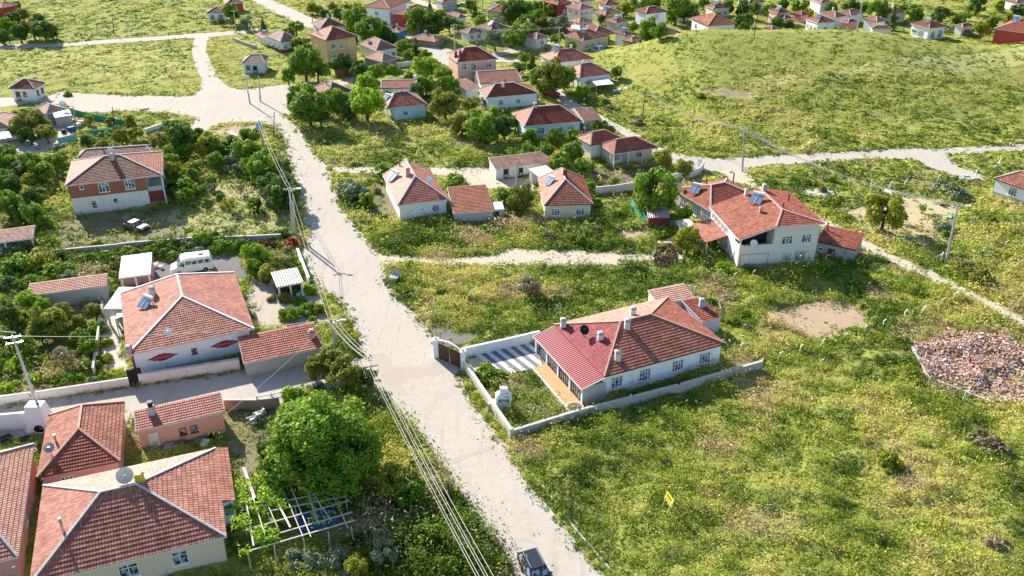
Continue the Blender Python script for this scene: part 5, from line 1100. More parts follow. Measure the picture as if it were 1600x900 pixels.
# ------------------------------------------------------------ small things
def pergola():
    A = unp(395,893,0); B = unp(555,852,0); x = (B - A); L_ = x.length; x.normalize(); y = Vector((0, 0, 1)).cross(x); D = 8.5
    T = Matrix(((x.x, y.x, 0, A.x), (x.y, y.y, 0, A.y), (0, 0, 1, 0), (0, 0, 0, 1))); root = empty('pergola', T @ Vector((L_ / 2, D / 2, 0))); tag(root, 'rickety white pole pergola with bare crossbars below the big green tree', 'pergola'); r = random.Random(3)
    q = proj(root.location); LAND.append((q[0], q[1], 'pole pergola'))
    for i in range(5):
        for j in range(3):
            X = L_ * i / 4 + r.uniform(-.2, .2); Y = D * j / 2; q = MB(T); q.cyl((X, Y, -.1), (X + r.uniform(-.1, .1), Y, 2.3), .07, .055, 6); q.build('post', 'pale_wood', root)
    for j in range(7): Y = D * j / 6 + r.uniform(-.3, .3); q = MB(T); q.bar((-.3 + (j % 2) * L_ * .3, Y, 2.3), (L_ + .3, Y + r.uniform(-.6, .6), 2.35), .1, .09); q.build('crossbar', 'pale_wood', root)
    for i in range(9): X = L_ * (.05 + i / 9) + r.uniform(-.4, .4); q = MB(T); q.bar((X, -.3 + r.random() * 2, 2.44), (X - r.uniform(-.5, 1.2), D * r.uniform(.6, 1.02), 2.46), .16 if i % 3 == 0 else .08, .06); q.build('crossbar', 'off_white' if i % 2 else 'pale_wood', root)
    q = MB(T); q.box(L_ * .5, D * .3, .62, L_ * .9, D * .58, .72); tag(q.build('tarpaulin_bed', 'blue_tarp', origin='base'), 'dark blue tarpaulin spread under the pole pergola', 'tarpaulin')
    q = MB(T); 
    for s in range(4): q.box(L_ * .45 + (s % 2) * L_ * .48, D * .27 + (s // 2) * D * .32, -.1, L_ * .45 + (s % 2) * L_ * .48 + .1, D * .27 + (s // 2) * D * .32 + .1, .62)
    tag(q.build('low_table', 'grey_wood', origin='base'), 'low wooden stand carrying the blue tarpaulin', 'stand')
    return T, L_, D
PG = pergola()
def sign():
    p = unp(1042,806,0); a = unp(1033,797,0); root = empty('field_sign', p); tag(root, 'tilted yellow sale sign on two posts standing in the weeds', 'sign')
    x = Vector((.30, -.95, 0)).normalized(); n = Vector((-x.y, x.x, 0)) * -1; p = p - x * .1
    P = lambda u, z: p + x * u + Vector((0, 0, z + .55)) + n * (-.25 * (z - 1))
    for u in (-.5, .5): m = MB(); m.bar(P(u, -.7), P(u, 1.3), .06, .06); m.build('post', 'pale_wood', root)
    m = MB(); m.prism([P(-.68, .95) , P(.68, .95), P(.68, .95) + n * -.04, P(-.68, .95) + n * -.04], [P(-.68, 1.75), P(.68, 1.75), P(.68, 1.75) + n * -.04, P(-.68, 1.75) + n * -.04]); b = m.build('board', 'yellow', root); ORG[b.name] = ORG[root.name]
    # a dark logo disc and two lines of lettering marks, too small to read in the photograph
    m = MB(); f = n * .012 + n * 0
    def blk(u0, z0, u1, z1): m.poly([P(u0, z0) + f, P(u1, z0) + f, P(u1, z1) + f, P(u0, z1) + f]); m.poly([P(u0, z0) - n * .052, P(u1, z0) - n * .052, P(u1, z1) - n * .052, P(u0, z1) - n * .052])
    u = -.55
    for w in (.1, .12, .06, .12, .05, .1, .1): blk(u, 1.4, u + w * .85, 1.62); u += w + .05
    u = -.55
    for w in (.06, .08, .06, .07, .05, .08, .06, .07, .06): blk(u, 1.08, u + w * .8, 1.2); u += w + .045
    m.build('lettering', 'black', b)
sign()
def logs():
    r = random.Random(5); c0 = [(1125,478),(1150,466)]
    for i in range(16):
        p = unp(1118 + r.uniform(0, 34), 462 + r.uniform(0, 17), .12 + .1 * (i % 5)); a = R(r.uniform(-18, 28)) + (R(60) if i > 13 else 0); l = r.uniform(1.5, 3.0); d_ = Vector((math.cos(a), math.sin(a), r.uniform(-.04, .04))) * l / 2
        m = MB(); m.cyl(p - d_, p, .085, .08, 7, caps=False); m.cyl(p, p + d_, .08, .05, 7); o = m.build('log', 'grey_wood' if i % 3 else 'pale_wood', origin='base'); autolabel(o, p, ['pale', 'grey', 'weathered', 'thin grey'][i % 4] + ' pole on the woodpile', 'pole', 'loose poles of the woodpile')
    LAND.append((1136, 470, 'woodpile'))
logs()
def dumpster():
    p = unp(617,443,0); root = empty('rubbish_container', p); tag(root, 'grey wheeled rubbish container with raised lid on the road edge', 'container'); T = Matrix.Translation(p) @ Matrix.Rotation(R(-20), 4, 'Z')
    m = MB(T); m.prism([(-.5, -.4, .15), (.5, -.4, .15), (.5, .4, .15), (-.5, .4, .15)], [(-.65, -.52, 1.15), (.65, -.52, 1.15), (.65, .52, 1.15), (-.65, .52, 1.15)]); m.build('bin_body', 'steel', root)
    m = MB(T); m.prism([(-.68, .4, 1.17), (.68, .4, 1.17), (.68, .5, 1.17), (-.68, .5, 1.17)], [(-.66, .75, 1.75), (.66, .75, 1.75), (.66, .82, 1.7), (-.66, .82, 1.7)]); m.build('lid', 'cement', root)
    for x in (-.45, .45):
        for y in (-.35, .35): m = MB(T); m.cyl((x - .04, y, .09), (x + .04, y, .09), .09, .09, 10); m.build('wheel', 'rubber', root)
    LAND.append((617, 437, 'rubbish container'))
dumpster()
def lump(name, pts, h, mat, n, size, label, cat, seed=1, kind=None, sq=.6, mats=None, z0=0):
    """loose chunks piled inside a polygon"""
    P = [unp(x, y, 0) for x, y in pts]; r = np.random.default_rng(seed); xs = [p.x for p in P]; ys = [p.y for p in P]
    X = r.uniform(min(xs), max(xs), n * 4); Y = r.uniform(min(ys), max(ys), n * 4); k = inpoly(X, Y, P); X = X[k][:n]; Y = Y[k][:n]
    hh = h * vnoise(X + 50, Y, 2.2, seed + 5) * np.minimum(1, 3 * vnoise(X, Y, 6, seed + 2)); m = MB()
    base = np.array([(-1, -1, -1), (1, -1, -1), (1, 1, -1), (-1, 1, -1), (-1, -1, 1), (1, -1, 1), (1, 1, 1), (-1, 1, 1)], float)
    V = []; Fc = []; M_ = []
    for i in range(len(X)):
        s = size * min(2.6, r.lognormal(0, .52)); q = base * (s * r.uniform(.4, 1.1, 3) * (1, 1, sq)) * r.uniform(.75, 1.1, (8, 3)); a, b, c = r.uniform(0, 6.3), r.normal(0, .4), r.normal(0, .4)
        Rm = np.array(Matrix.Rotation(a, 3, 'Z') @ Matrix.Rotation(b, 3, 'X') @ Matrix.Rotation(c, 3, 'Y')); q = q @ Rm.T + (X[i], Y[i], hh[i] + s * .2 + z0)
        o = i * 8; V.append(q); Fc += [(o, o + 3, o + 2, o + 1), (o + 4, o + 5, o + 6, o + 7), (o, o + 1, o + 5, o + 4), (o + 1, o + 2, o + 6, o + 5), (o + 2, o + 3, o + 7, o + 6), (o + 3, o, o + 4, o + 7)]; M_ += [int(r.integers(0, len(mats)))] * 6
    me = bpy.data.meshes.new(name); V = np.concatenate(V); c = V.mean(0); c[2] = 0; me.from_pydata([tuple(v) for v in V - c], [], Fc)
    for mm in mats: me.materials.append(mt(mm))
    me.polygons.foreach_set('material_index', M_); o = bpy.data.objects.new(name, me); COL.objects.link(o); o.location = tuple(c)
    if kind: tag(o, kind=kind)
    tag(o, label, cat); return o
plain('rb1', (.42, .21, .14), .9, var=.3); plain('rb2', (.47, .30, .22), .9, var=.3); plain('rb3', (.46, .38, .31), .9, var=.3); plain('rb4', (.36, .30, .27), .9, var=.3); plain('rb5', (.58, .53, .48), .9, var=.2)
draped('rubble_ground', RUBBLE, 'rubble_soil', .02, rag=.5) if 'rubble_soil' in MATS else None
earth('rubble_soil', (.36, .26, .20), (.50, .38, .30), (.62, .52, .44), 2, .8)
draped('rubble_ground', RUBBLE, 'rubble_soil', .045, rag=.5)
RP_ = [(1425,540),(1480,523),(1565,527),(1600,545),(1720,590),(1720,650),(1550,628),(1500,607),(1445,590)]
lump('rubble', RP_, .85, None, 10500, .09, 'field of broken bricks, tiles and plaster lumps at the right edge', 'rubble', 3, 'stuff', .6, ['rb1', 'rb2', 'rb1', 'rb3', 'rb4', 'rb2', 'rb1', 'rb2', 'rb4', 'rb5'])
lump('rubble', RP_, .5, None, 30, .19, 'scattered large broken concrete slabs in the brick rubble', 'rubble', 4, 'stuff', .35, ['rb5', 'rb3', 'rb4'])
o_ = wall([(1425,545),(1450,592),(1500,612),(1552,632)], .35, 'cement', None, 'low broken foundation wall along the brick rubble', th=.3, cap=None)
lump('rubble', [(1405,536),(1480,512),(1575,516),(1720,560),(1720,665),(1550,642),(1490,622),(1425,600)], .05, None, 700, .11, 'stray bricks and stones in the grass round the rubble field', 'rubble', 14, 'stuff', .6, ['rb1', 'rb3', 'rb4', 'rb2'])
lump('manure_heap', [(1028,390),(1046,384),(1060,392),(1064,406),(1048,419),(1024,417),(1022,402)], .55, None, 2600, .085, 'dark manure heap by the dirt track', 'heap', 6, 'stuff', .7, ['dung']); LAND.append((1042, 402, 'manure heap'))
lump('rubble', [(1190,108),(1180,102),(1200,100),(1225,112),(1235,126),(1205,122)], .3, None, 0 + 1, .1, 'x', 'x', 7, 'stuff', .6, ['rb3']) if False else None
def boxes(pts, lead, cat, mats, w=.8, d=.6, h=.6, name='crate', seed=1, group=None):
    r = random.Random(seed)
    for i, (x, y) in enumerate(pts):
        p = gp(x, y); T = Matrix.Translation(p) @ Matrix.Rotation(r.uniform(0, 3), 4, 'Z'); s = r.uniform(.75, 1.2); m = MB(T); W_, D_, H_ = w * s, d * s, h * s; t = .05
        m.box(-W_ / 2, -D_ / 2, 0, W_ / 2, D_ / 2, t); m.box(-W_ / 2, -D_ / 2, t, W_ / 2, -D_ / 2 + t, H_); m.box(-W_ / 2, D_ / 2 - t, t, W_ / 2, D_ / 2, H_); m.box(-W_ / 2, -D_ / 2 + t, t, -W_ / 2 + t, D_ / 2 - t, H_); m.box(W_ / 2 - t, -D_ / 2 + t, t, W_ / 2, D_ / 2 - t, H_)
        m.bar((-W_ / 2, 0, H_ * .9), (W_ / 2, 0, H_ * .9), D_ * .7, .05)
        o = m.build(name, mats[i % len(mats)], origin='base'); autolabel(o, p, lead, cat, group or lead + 's')
boxes([(243,418),(252,420)], 'pale wooden crate', 'crate', ['off_white'])
boxes([(112,205),(122,200),(100,208),(128,196),(118,192)], 'yard crate', 'crate', ['blue_tarp', 'w_white', 'dark', 'off_white'], 1.2, .9, 1.0, seed=3)
boxes([(466,463),(474,462)], 'small white beehive box', 'box', ['white_paint'], .5, .45, .55, seed=5)
boxes([(200,545)], 'x', 'x', ['off_white']) if False else None
boxes([(948,254),(1034,262),(1046,262)], 'grey yard bin', 'bin', ['cement', 'off_white', 'grey_wood'], .9, .9, .8, 'bin', seed=6)
boxes([(247,700),(266,703),(287,700),(313,693),(330,688),(322,697)], 'cluttered yard crate', 'crate', ['off_white', 'cement', 'green_net', 'grey_wood', 'black'], .9, .7, .6, seed=8)
boxes([(1502,282),(1514,284),(1524,282),(1508,277),(1478,300),(1365,308)], 'tub of scrap', 'tub', ['teal', 'off_white', 'cement', 'w_white'], 1.1, .8, .6, 'tub', seed=9)
boxes([(1063,408)], 'pale bench table', 'table', ['off_white'], 1.3, .7, .7, 'garden_table', seed=11)
boxes([(968,142),(978,140),(962,143)], 'white feed trough', 'trough', ['white_paint'], 1.4, .6, .5, 'trough', seed=12)
boxes([(10,690),(25,694),(40,690),(52,698),(60,705)], 'tub of rubbish by the white wall', 'tub', ['black', 'steel', 'dark', 'w_white'], 1.1, .9, .5, 'tub', seed=13, group='rubbish tubs by the white yard wall')
def awning():
    root, T, Lx, D, h = HS['pretty'] if 'pretty' in HS else (None,) * 5
# awnings: white sheet on posts
def canopy(pts, h, mat, label, short):
    P = [unp(x, y, h) for x, y in pts]; root = empty('awning', (sum(p.x for p in P) / 4, sum(p.y for p in P) / 4, 0)); tag(root, label, 'awning'); m = MB(); m.prism([p - Vector((0, 0, .05)) for p in P], P); m.build('canopy_sheet', mat, root)
    for p in P: q = MB(); q.cyl((p.x, p.y, -.1), (p.x, p.y, h - .05), .05, .05, 6); q.build('post', 'grey_wood', root)
    LAND.append((*pts[0], short))
canopy([(932,133.5),(959,131),(948,120.5),(921,122.5)], 2.3, 'sheet_white', 'bright white awning in front of the red hip-roofed house by the hill road', 'white awning')
canopy([(0,217),(18,214),(12,203),(-6,206)], 2.3, 'sheet_white', 'white tarpaulin awning at the left edge', 'white tarpaulin')
canopy([(180,498),(192,494),(192,480),(184,484)], 2.3, 'sheet_white', 'small white awning against the white ornament house', 'small white awning')
canopy([(1062,357),(1086,352),(1078,341),(1056,345)], 2.3, 'pale_wood', 'open vine trellis beside the grey back house', 'vine trellis')
canopy([(893,45),(907,46),(905,39),(893,39)], 5.5, 'white_paint', 'white tank platform above the beige house', 'white tank platform') 
# row posts, stones, sheets
for i, (x, y, w, d_, mat, lab) in enumerate([(225,171,2.2,1.0,'w_white','pale sign board lying'),(303,206,3.6,1.8,'sheet_white','white sheet roof on the hedge'),(365,212,5,1.2,'off_white','upturned pale boat-like trough'),(1455,59,5,2.2,'teal','pale blue tarpaulin on the crest'),(1388,303,3.5,1.6,'sheet_white','white sheet of scrap'),(1412,298,5,1.2,'dark','dark heap of scrap sheets'),(1475,322,1.8,.8,'black','black trough in the tree plot'),(1484,341,1.6,.7,'teal','teal trough in the tree plot'),(330,290+20,0.01,0.01,'off_white','x')][:8]):
    p = gp(x, y); T = Matrix.Translation(p + Vector((0, 0, .05))) @ Matrix.Rotation(.3 + i, 4, 'Z'); m = MB(T); m.prism([(-w / 2, -d_ / 2, 0), (w / 2, -d_ / 2, 0), (w / 2, d_ / 2, 0), (-w / 2, d_ / 2, 0)], [(-w * .42, -d_ * .38, .35), (w * .4, -d_ * .42, .3), (w * .43, d_ * .36, .4), (-w * .4, d_ * .42, .3)])
    o = m.build('scrap_sheet', mat, origin='base'); autolabel(o, p, lab, 'scrap', None)
# kerb of the road at the bottom and the main-house plinth strip
def kerb(pts, name):
    P = gpoly(pts); m = MB()
    for a, b in zip(P, P[1:]): m.bar(a + Vector((0, 0, .03)), b + Vector((0, 0, .03)), .15, .22)
    tag(m.build(name, 'cement'), kind='structure')
kerb([(842,752),(872,792),(905,835),(945,880),(985,930)], 'kerb')

def ornaments():
    root, T, Lx, D, h = HS['ornamented white house']; F, ln = fr(T, 'F', Lx, D, .35)
    for t in (.24, .76):
        m = MB(F); cx = ln * t; pr = [(-1.75, 0), (-1.15, .16), (-.95, .3), (-.55, .34), (-.4, .46), (.4, .46), (.55, .34), (.95, .3), (1.15, .16), (1.75, 0), (1.15, -.16), (.95, -.3), (.55, -.34), (.4, -.46), (-.4, -.46), (-.55, -.34), (-.95, -.3), (-1.15, -.16)]
        m.prism([(cx + a, .0, 2.0 + b) for a, b in pr], [(cx + a, .05, 2.0 + b) for a, b in pr], 0)
        for k in range(-3, 4):
            x = cx + k * .3; m.poly([(x - .1, .06, 2.0), (x, .06, 1.88), (x + .1, .06, 2.0), (x, .06, 2.12)], 1)
        m.build('wall_ornament', ['orn_red', 'w_rose'], root)
    for x in (0, ln - .22):
        m = MB(F); m.box(x, .002, .5, x + .22, .06, h - .08); m.build('corner_strip', 'orn_red', root)
plain('orn_red', (.30, .045, .045), .8)
ornaments()
def brick_bay():
    root, T, Lx, D, h = HS['two-storey brick house']; m = MB(T); x0, x1 = Lx - 2.75, Lx - .3
    m.box(x0, .6, 2.55, x1, D - .35, 2.8); m.build('balcony_slab', 'cement', root)
    m = MB(T); m.box(x0, D * .55, -.3, x1 - .1, D - .35, h - .08); m.build('balcony_back_wall', 'g_stone', root)
    m = MB(T); m.box(x0 - .002, .62, 2.8, x0 + .06, D * .55, h - .1); m.build('stair_wall', 'cement', root)
    m = MB(T); m.box(x0 + .1, .7, .05, x1 - .2, .9, 2.55); m.build('store_boards', 'maroon', root)
    m = MB(T); m.box(x0, .55, 2.8, x1, .68, 3.35); m.build('balcony_parapet', 'cement', root)
brick_bay()
def bay():
    root, T, Lx, D, h = HS['big tan house']; m = MB(T); m.box(Lx - .4, D * .38, -.3, Lx + .95, D * .93, 2.95); m.build('side_bay', 'w_clean', root)
    Q = [(Lx - .05, D * .36, h + .12), (Lx + 1.1, D * .36, h - .22), (Lx + 1.1, D * 1.0, h - .22), (Lx - .05, D * 1.0, h + .12)]; rr = MB(); tiles(rr, [T @ Vector(p) for p in Q], .42); o = rr.build('bay_roof', 'tile_brick', root)
    FF = T @ Matrix(((1, 0, 0, Lx - .2), (0, -1, 0, D * .38), (0, 0, 1, 0), (0, 0, 0, 1))); window(FF, .6, 2.0, .85, 1.2, root, 1)
bay()
def mesh_gate():
    A = unp(404,640,0); B = unp(450,630,0); root = empty('yard_gate', A.lerp(B, .5)); tag(root, 'white-edged wire mesh yard gate beside the mud wall under the big tree', 'gate')
    for p in (A, A.lerp(B, .5), B): q = MB(); q.cyl((p.x, p.y, -.1), (p.x, p.y, 1.8), .06, .06, 6); q.build('gate_post', 'grey_wood', root)
    for a, b in ((A, A.lerp(B, .49)), (A.lerp(B, .51), B)):
        q = MB(); U = Vector((0, 0, 1)); q.bar(a + U * 1.7, b + U * 1.7, .12, .1); q.bar(a + U * .15, b + U * .15, .05, .05); q.bar(a + U * .2, b + U * 1.6, .04, .04); q.bar(a + U * 1.6, b + U * .2, .04, .04)
        for k in range(8): c = a.lerp(b, (k + .5) / 8); q.bar(c + U * .15, c + U * 1.7, .02, .02)
        q.build('gate_leaf', 'off_white', root)
mesh_gate()
# ------------------------------------------------------------ trees and shrubs
def leafmat(name, c1, c2, c3, tr=.3):
    m, n, b = nt(name); at = N(n, 'ShaderNodeAttribute', attribute_name='tint'); oi = N(n, 'ShaderNodeObjectInfo')
    f = mth(n, 'ADD', mth(n, 'MULTIPLY', at.outputs['Fac'], .8), mth(n, 'MULTIPLY', oi.outputs['Random'], .2))
    col = ramp(n, [(.05, c1), (.5, c2), (.95, c3)], f)
    L(n, col, b.inputs['Base Color']); b.inputs['Roughness'].default_value = .65; b.inputs['Specular IOR Level'].default_value = .25
    t = n.nodes.new('ShaderNodeBsdfTranslucent'); L(n, col, t.inputs[0]); mx = n.nodes.new('ShaderNodeMixShader'); mx.inputs[0].default_value = tr
    L(n, b.outputs[0], mx.inputs[1]); L(n, t.outputs[0], mx.inputs[2]); L(n, mx.outputs[0], n.nodes['Material Output'].inputs[0]); MATS[name] = m
leafmat('lf_g', (.09, .16, .012), (.19, .32, .025), (.33, .46, .045)); leafmat('lf_d', (.055, .11, .018), (.11, .20, .03), (.19, .29, .05))
leafmat('lf_l', (.16, .28, .015), (.28, .45, .025), (.42, .56, .05), .35); leafmat('lf_y', (.16, .20, .02), (.30, .34, .03), (.50, .44, .06), .33)
leafmat('lf_b', (.12, .15, .02), (.24, .26, .035), (.42, .36, .07)); leafmat('lf_o', (.13, .18, .09), (.24, .30, .16), (.40, .44, .30)); leafmat('lf_r', (.06, .012, .015), (.13, .02, .025), (.22, .05, .04))
leafmat('lf_R', (.25, .02, .015), (.45, .04, .03), (.55, .14, .04)); leafmat('lf_w', (.18, .15, .07), (.30, .25, .13), (.44, .38, .22), .15); plain('bark', (.10, .075, .055), .95, var=.4)
KN = {'g': 'green', 'd': 'dark green', 'l': 'bright lime green', 'y': 'yellow-green', 'b': 'olive-brown', 'o': 'silvery olive', 'r': 'dark red', 'R': 'scarlet', 'w': 'dry brown', 'c': 'dark conical'}
def quadmesh(name, C, Nn, S, tint, mats, jit=.35, rg=None, elong=1.5):
    """leaf quads at C facing Nn of size S"""
    n = len(C); r = rg; a = r.normal(size=(n, 3)); U = np.cross(Nn, a); U /= np.linalg.norm(U, axis=1)[:, None] + 1e-9; Vv = np.cross(Nn, U); Vv /= np.linalg.norm(Vv, axis=1)[:, None] + 1e-9
    s = S[:, None] * r.uniform(.7, 1.3, (n, 1)); P = np.stack([C - U * s * elong * .5, C - Vv * s * .42 + U * s * .1, C + U * s * elong * .5, C + Vv * s * .42 - U * s * .05], 1)
    me = bpy.data.meshes.new(name); fastmesh(me, P.reshape(-1, 3), np.arange(n * 4).reshape(n, 4), 4)
    at = me.attributes.new('tint', 'FLOAT', 'FACE'); at.data.foreach_set('value', np.clip(tint, 0, 1).astype(np.float32))
    for m_ in mats: me.materials.append(mt(m_))
    return me
def crown(name, n, leaf, blobs, seed, flat=.82, spread=.68, br=(.26, .44), cone=False, sparse=1.0, dome=False):
    r = np.random.default_rng(seed); B = []
    while len(B) < blobs:
        p = r.normal(size=3); p /= np.linalg.norm(p); p *= spread * r.uniform(.35, 1.0) ** .6 * r.uniform(.85, 1.15); p[2] *= flat
        if dome: p[2] = abs(p[2])
        if cone: t = r.uniform(-1, 1); a = r.uniform(0, 6.3); q = (1 - t) / 2 * .62 * r.uniform(.5, 1); p = np.array([math.cos(a) * q, math.sin(a) * q, t * 1.25])
        B.append((p, r.uniform(*br) * ((1.15 - (p[2] / 1.25 + 1) / 2 * .8) if cone else 1), r.uniform(-.22, .22)))
    w = np.array([b[1] ** 2 for b in B]); w /= w.sum(); k = r.choice(len(B), n, p=w); bc = np.array([b[0] for b in B])[k]; rr = np.array([b[1] for b in B])[k]; bt = np.array([b[2] for b in B])[k]
    d_ = r.normal(size=(n, 3)); d_[:, 2] += .25; d_ /= np.linalg.norm(d_, axis=1)[:, None]
    lobes = 1 + .18 * np.sin(d_[:, 0] * 7 + k) * np.cos(d_[:, 1] * 6 + 2 * k)
    C = bc + d_ * (rr * lobes * r.uniform(.62, 1.08, n))[:, None]
    Nn = d_ + r.normal(size=(n, 3)) * .55; Nn /= np.linalg.norm(Nn, axis=1)[:, None]
    t = .45 + bt + r.normal(0, .2, n)
    return quadmesh(name, C, Nn, leaf * r.uniform(.7, 1.25, n), t, ['lf_g'], rg=r)
def trunkmesh(name, seed, h=1.35, top=.5, r0=.075, limbs=6, dome=False):
    r = random.Random(seed); m = MB(); p = Vector((0, 0, -.15)); rad = r0
    zt = h * .62; k = Vector((r.uniform(-.06, .06), r.uniform(-.06, .06), zt)); m.cyl(p, Vector((p.x, p.y, 0)), rad * 1.5, rad * 1.15, 7, caps=False); m.cyl(Vector((0, 0, 0)), k, rad * 1.15, rad * .8, 7, caps=False)
    for i in range(limbs):
        a = 6.28 * i / limbs + r.uniform(-.4, .4); q = k + Vector((math.cos(a) * .28, math.sin(a) * .28, .32 + r.uniform(-.1, .12))); m.cyl(k, q, rad * .6, rad * .34, 6, caps=False)
        for j in range(2): b = a + r.uniform(-.6, .6); m.cyl(q, q + Vector((math.cos(b) * .3, math.sin(b) * .3, .3 + r.uniform(-.15, .2))), rad * .33, rad * .1, 5, caps=False)
    o = m.build(name, 'bark'); me = o.data; bpy.data.objects.remove(o); return me
CM = {'near': [crown('crown_near', 24000, .047, 40, 11 + i, br=(.2, .34), spread=.78) for i in range(2)],
      'mid': [crown('crown_mid', 4600, .10, 26, 21 + i, br=(.17, .36), spread=.86) for i in range(6)],
      'far': [crown('crown_far', 1700, .155, 17, 31 + i, br=(.2, .4), spread=.8) for i in range(6)],
      'cone': [crown('crown_cone', 2200, .13, 26, 41 + i, cone=True, br=(.2, .3)) for i in range(2)],
      'sparse': [crown('crown_sparse', 900, .11, 14, 51 + i, br=(.2, .34), spread=.8) for i in range(3)],
      'shrub': [crown('foliage_mid', 3200, .115, 19, 61 + i, dome=True, flat=.7, br=(.18, .38), spread=.85) for i in range(5)],
      'shrubfar': [crown('foliage_far', 1000, .19, 12, 71 + i, dome=True, flat=.7, br=(.26, .42), spread=.72) for i in range(4)]}
TM = [trunkmesh('trunk', s) for s in range(5)]; SM = [trunkmesh('stem', 10 + s, h=.35, r0=.05) for s in range(3)]
TREEXY = []
def tree(cx, cy, rpx, kind='g', form='t', hs=1.0):
    """crown centred at pixel (cx, cy) with radius rpx; stands on the ground below it"""
    z = 3.0; 
    for _ in range(4):
        p = unp(cx, cy, z); dd = proj(p)[2]; r_ = rpx * dd / FOC * 1.25; z = r_ * (1.08 * hs if form == 't' else .45)
    X, Y = p.x, p.y; g0 = float(hill(X, Y)); 
    if g0 > .3: q = gp(cx, cy + rpx * .6); X, Y, g0 = q.x, q.y, q.z
    sh = form == 's'; root = empty('shrub' if sh else 'tree', (X, Y, g0), random.uniform(0, 6.3)); ORG.pop(root.name, None)
    px = rpx
    if kind == 'c': me = random.choice(CM['cone'])
    elif sh: me = random.choice(CM['shrub' if px > 11 else 'shrubfar'])
    elif form == 'p': me = random.choice(CM['sparse'])
    else: me = random.choice(CM['near'] if px > 42 else CM['mid'] if px > 12 else CM['far'])
    c = bpy.data.objects.new('foliage' if sh else 'crown', me); COL.objects.link(c); c.parent = root; c.location = (0, 0, r_ * ((.12 if sh else 1.08 * hs))); k_ = 1.18 if sh else 1.0; c.scale = (r_ * k_ * random.uniform(.85, 1.12), r_ * k_ * random.uniform(.85, 1.12), r_ * k_ * random.uniform(.82, 1.05))
    c.material_slots[0].link = 'OBJECT'; c.material_slots[0].material = mt('lf_' + ('d' if kind == 'c' else kind))
    t = bpy.data.objects.new('stem' if sh else 'trunk', random.choice(SM if sh else TM)); COL.objects.link(t); t.parent = root; t.scale = (r_, r_, r_ * (1 if sh else hs * .92))
    size = 'big ' if px > 42 else 'large ' if r_ > 3.2 else '' if r_ > 2.0 else 'small '
    w = 'shrub' if sh else 'tree'
    autolabel(root, (X, Y, g0 + r_), '%s%s %s%s' % (size, KN[kind], 'sparse ' if form == 'p' else '', w), w, w + 's of the village gardens'); TREEXY.append((X, Y, r_)); return root
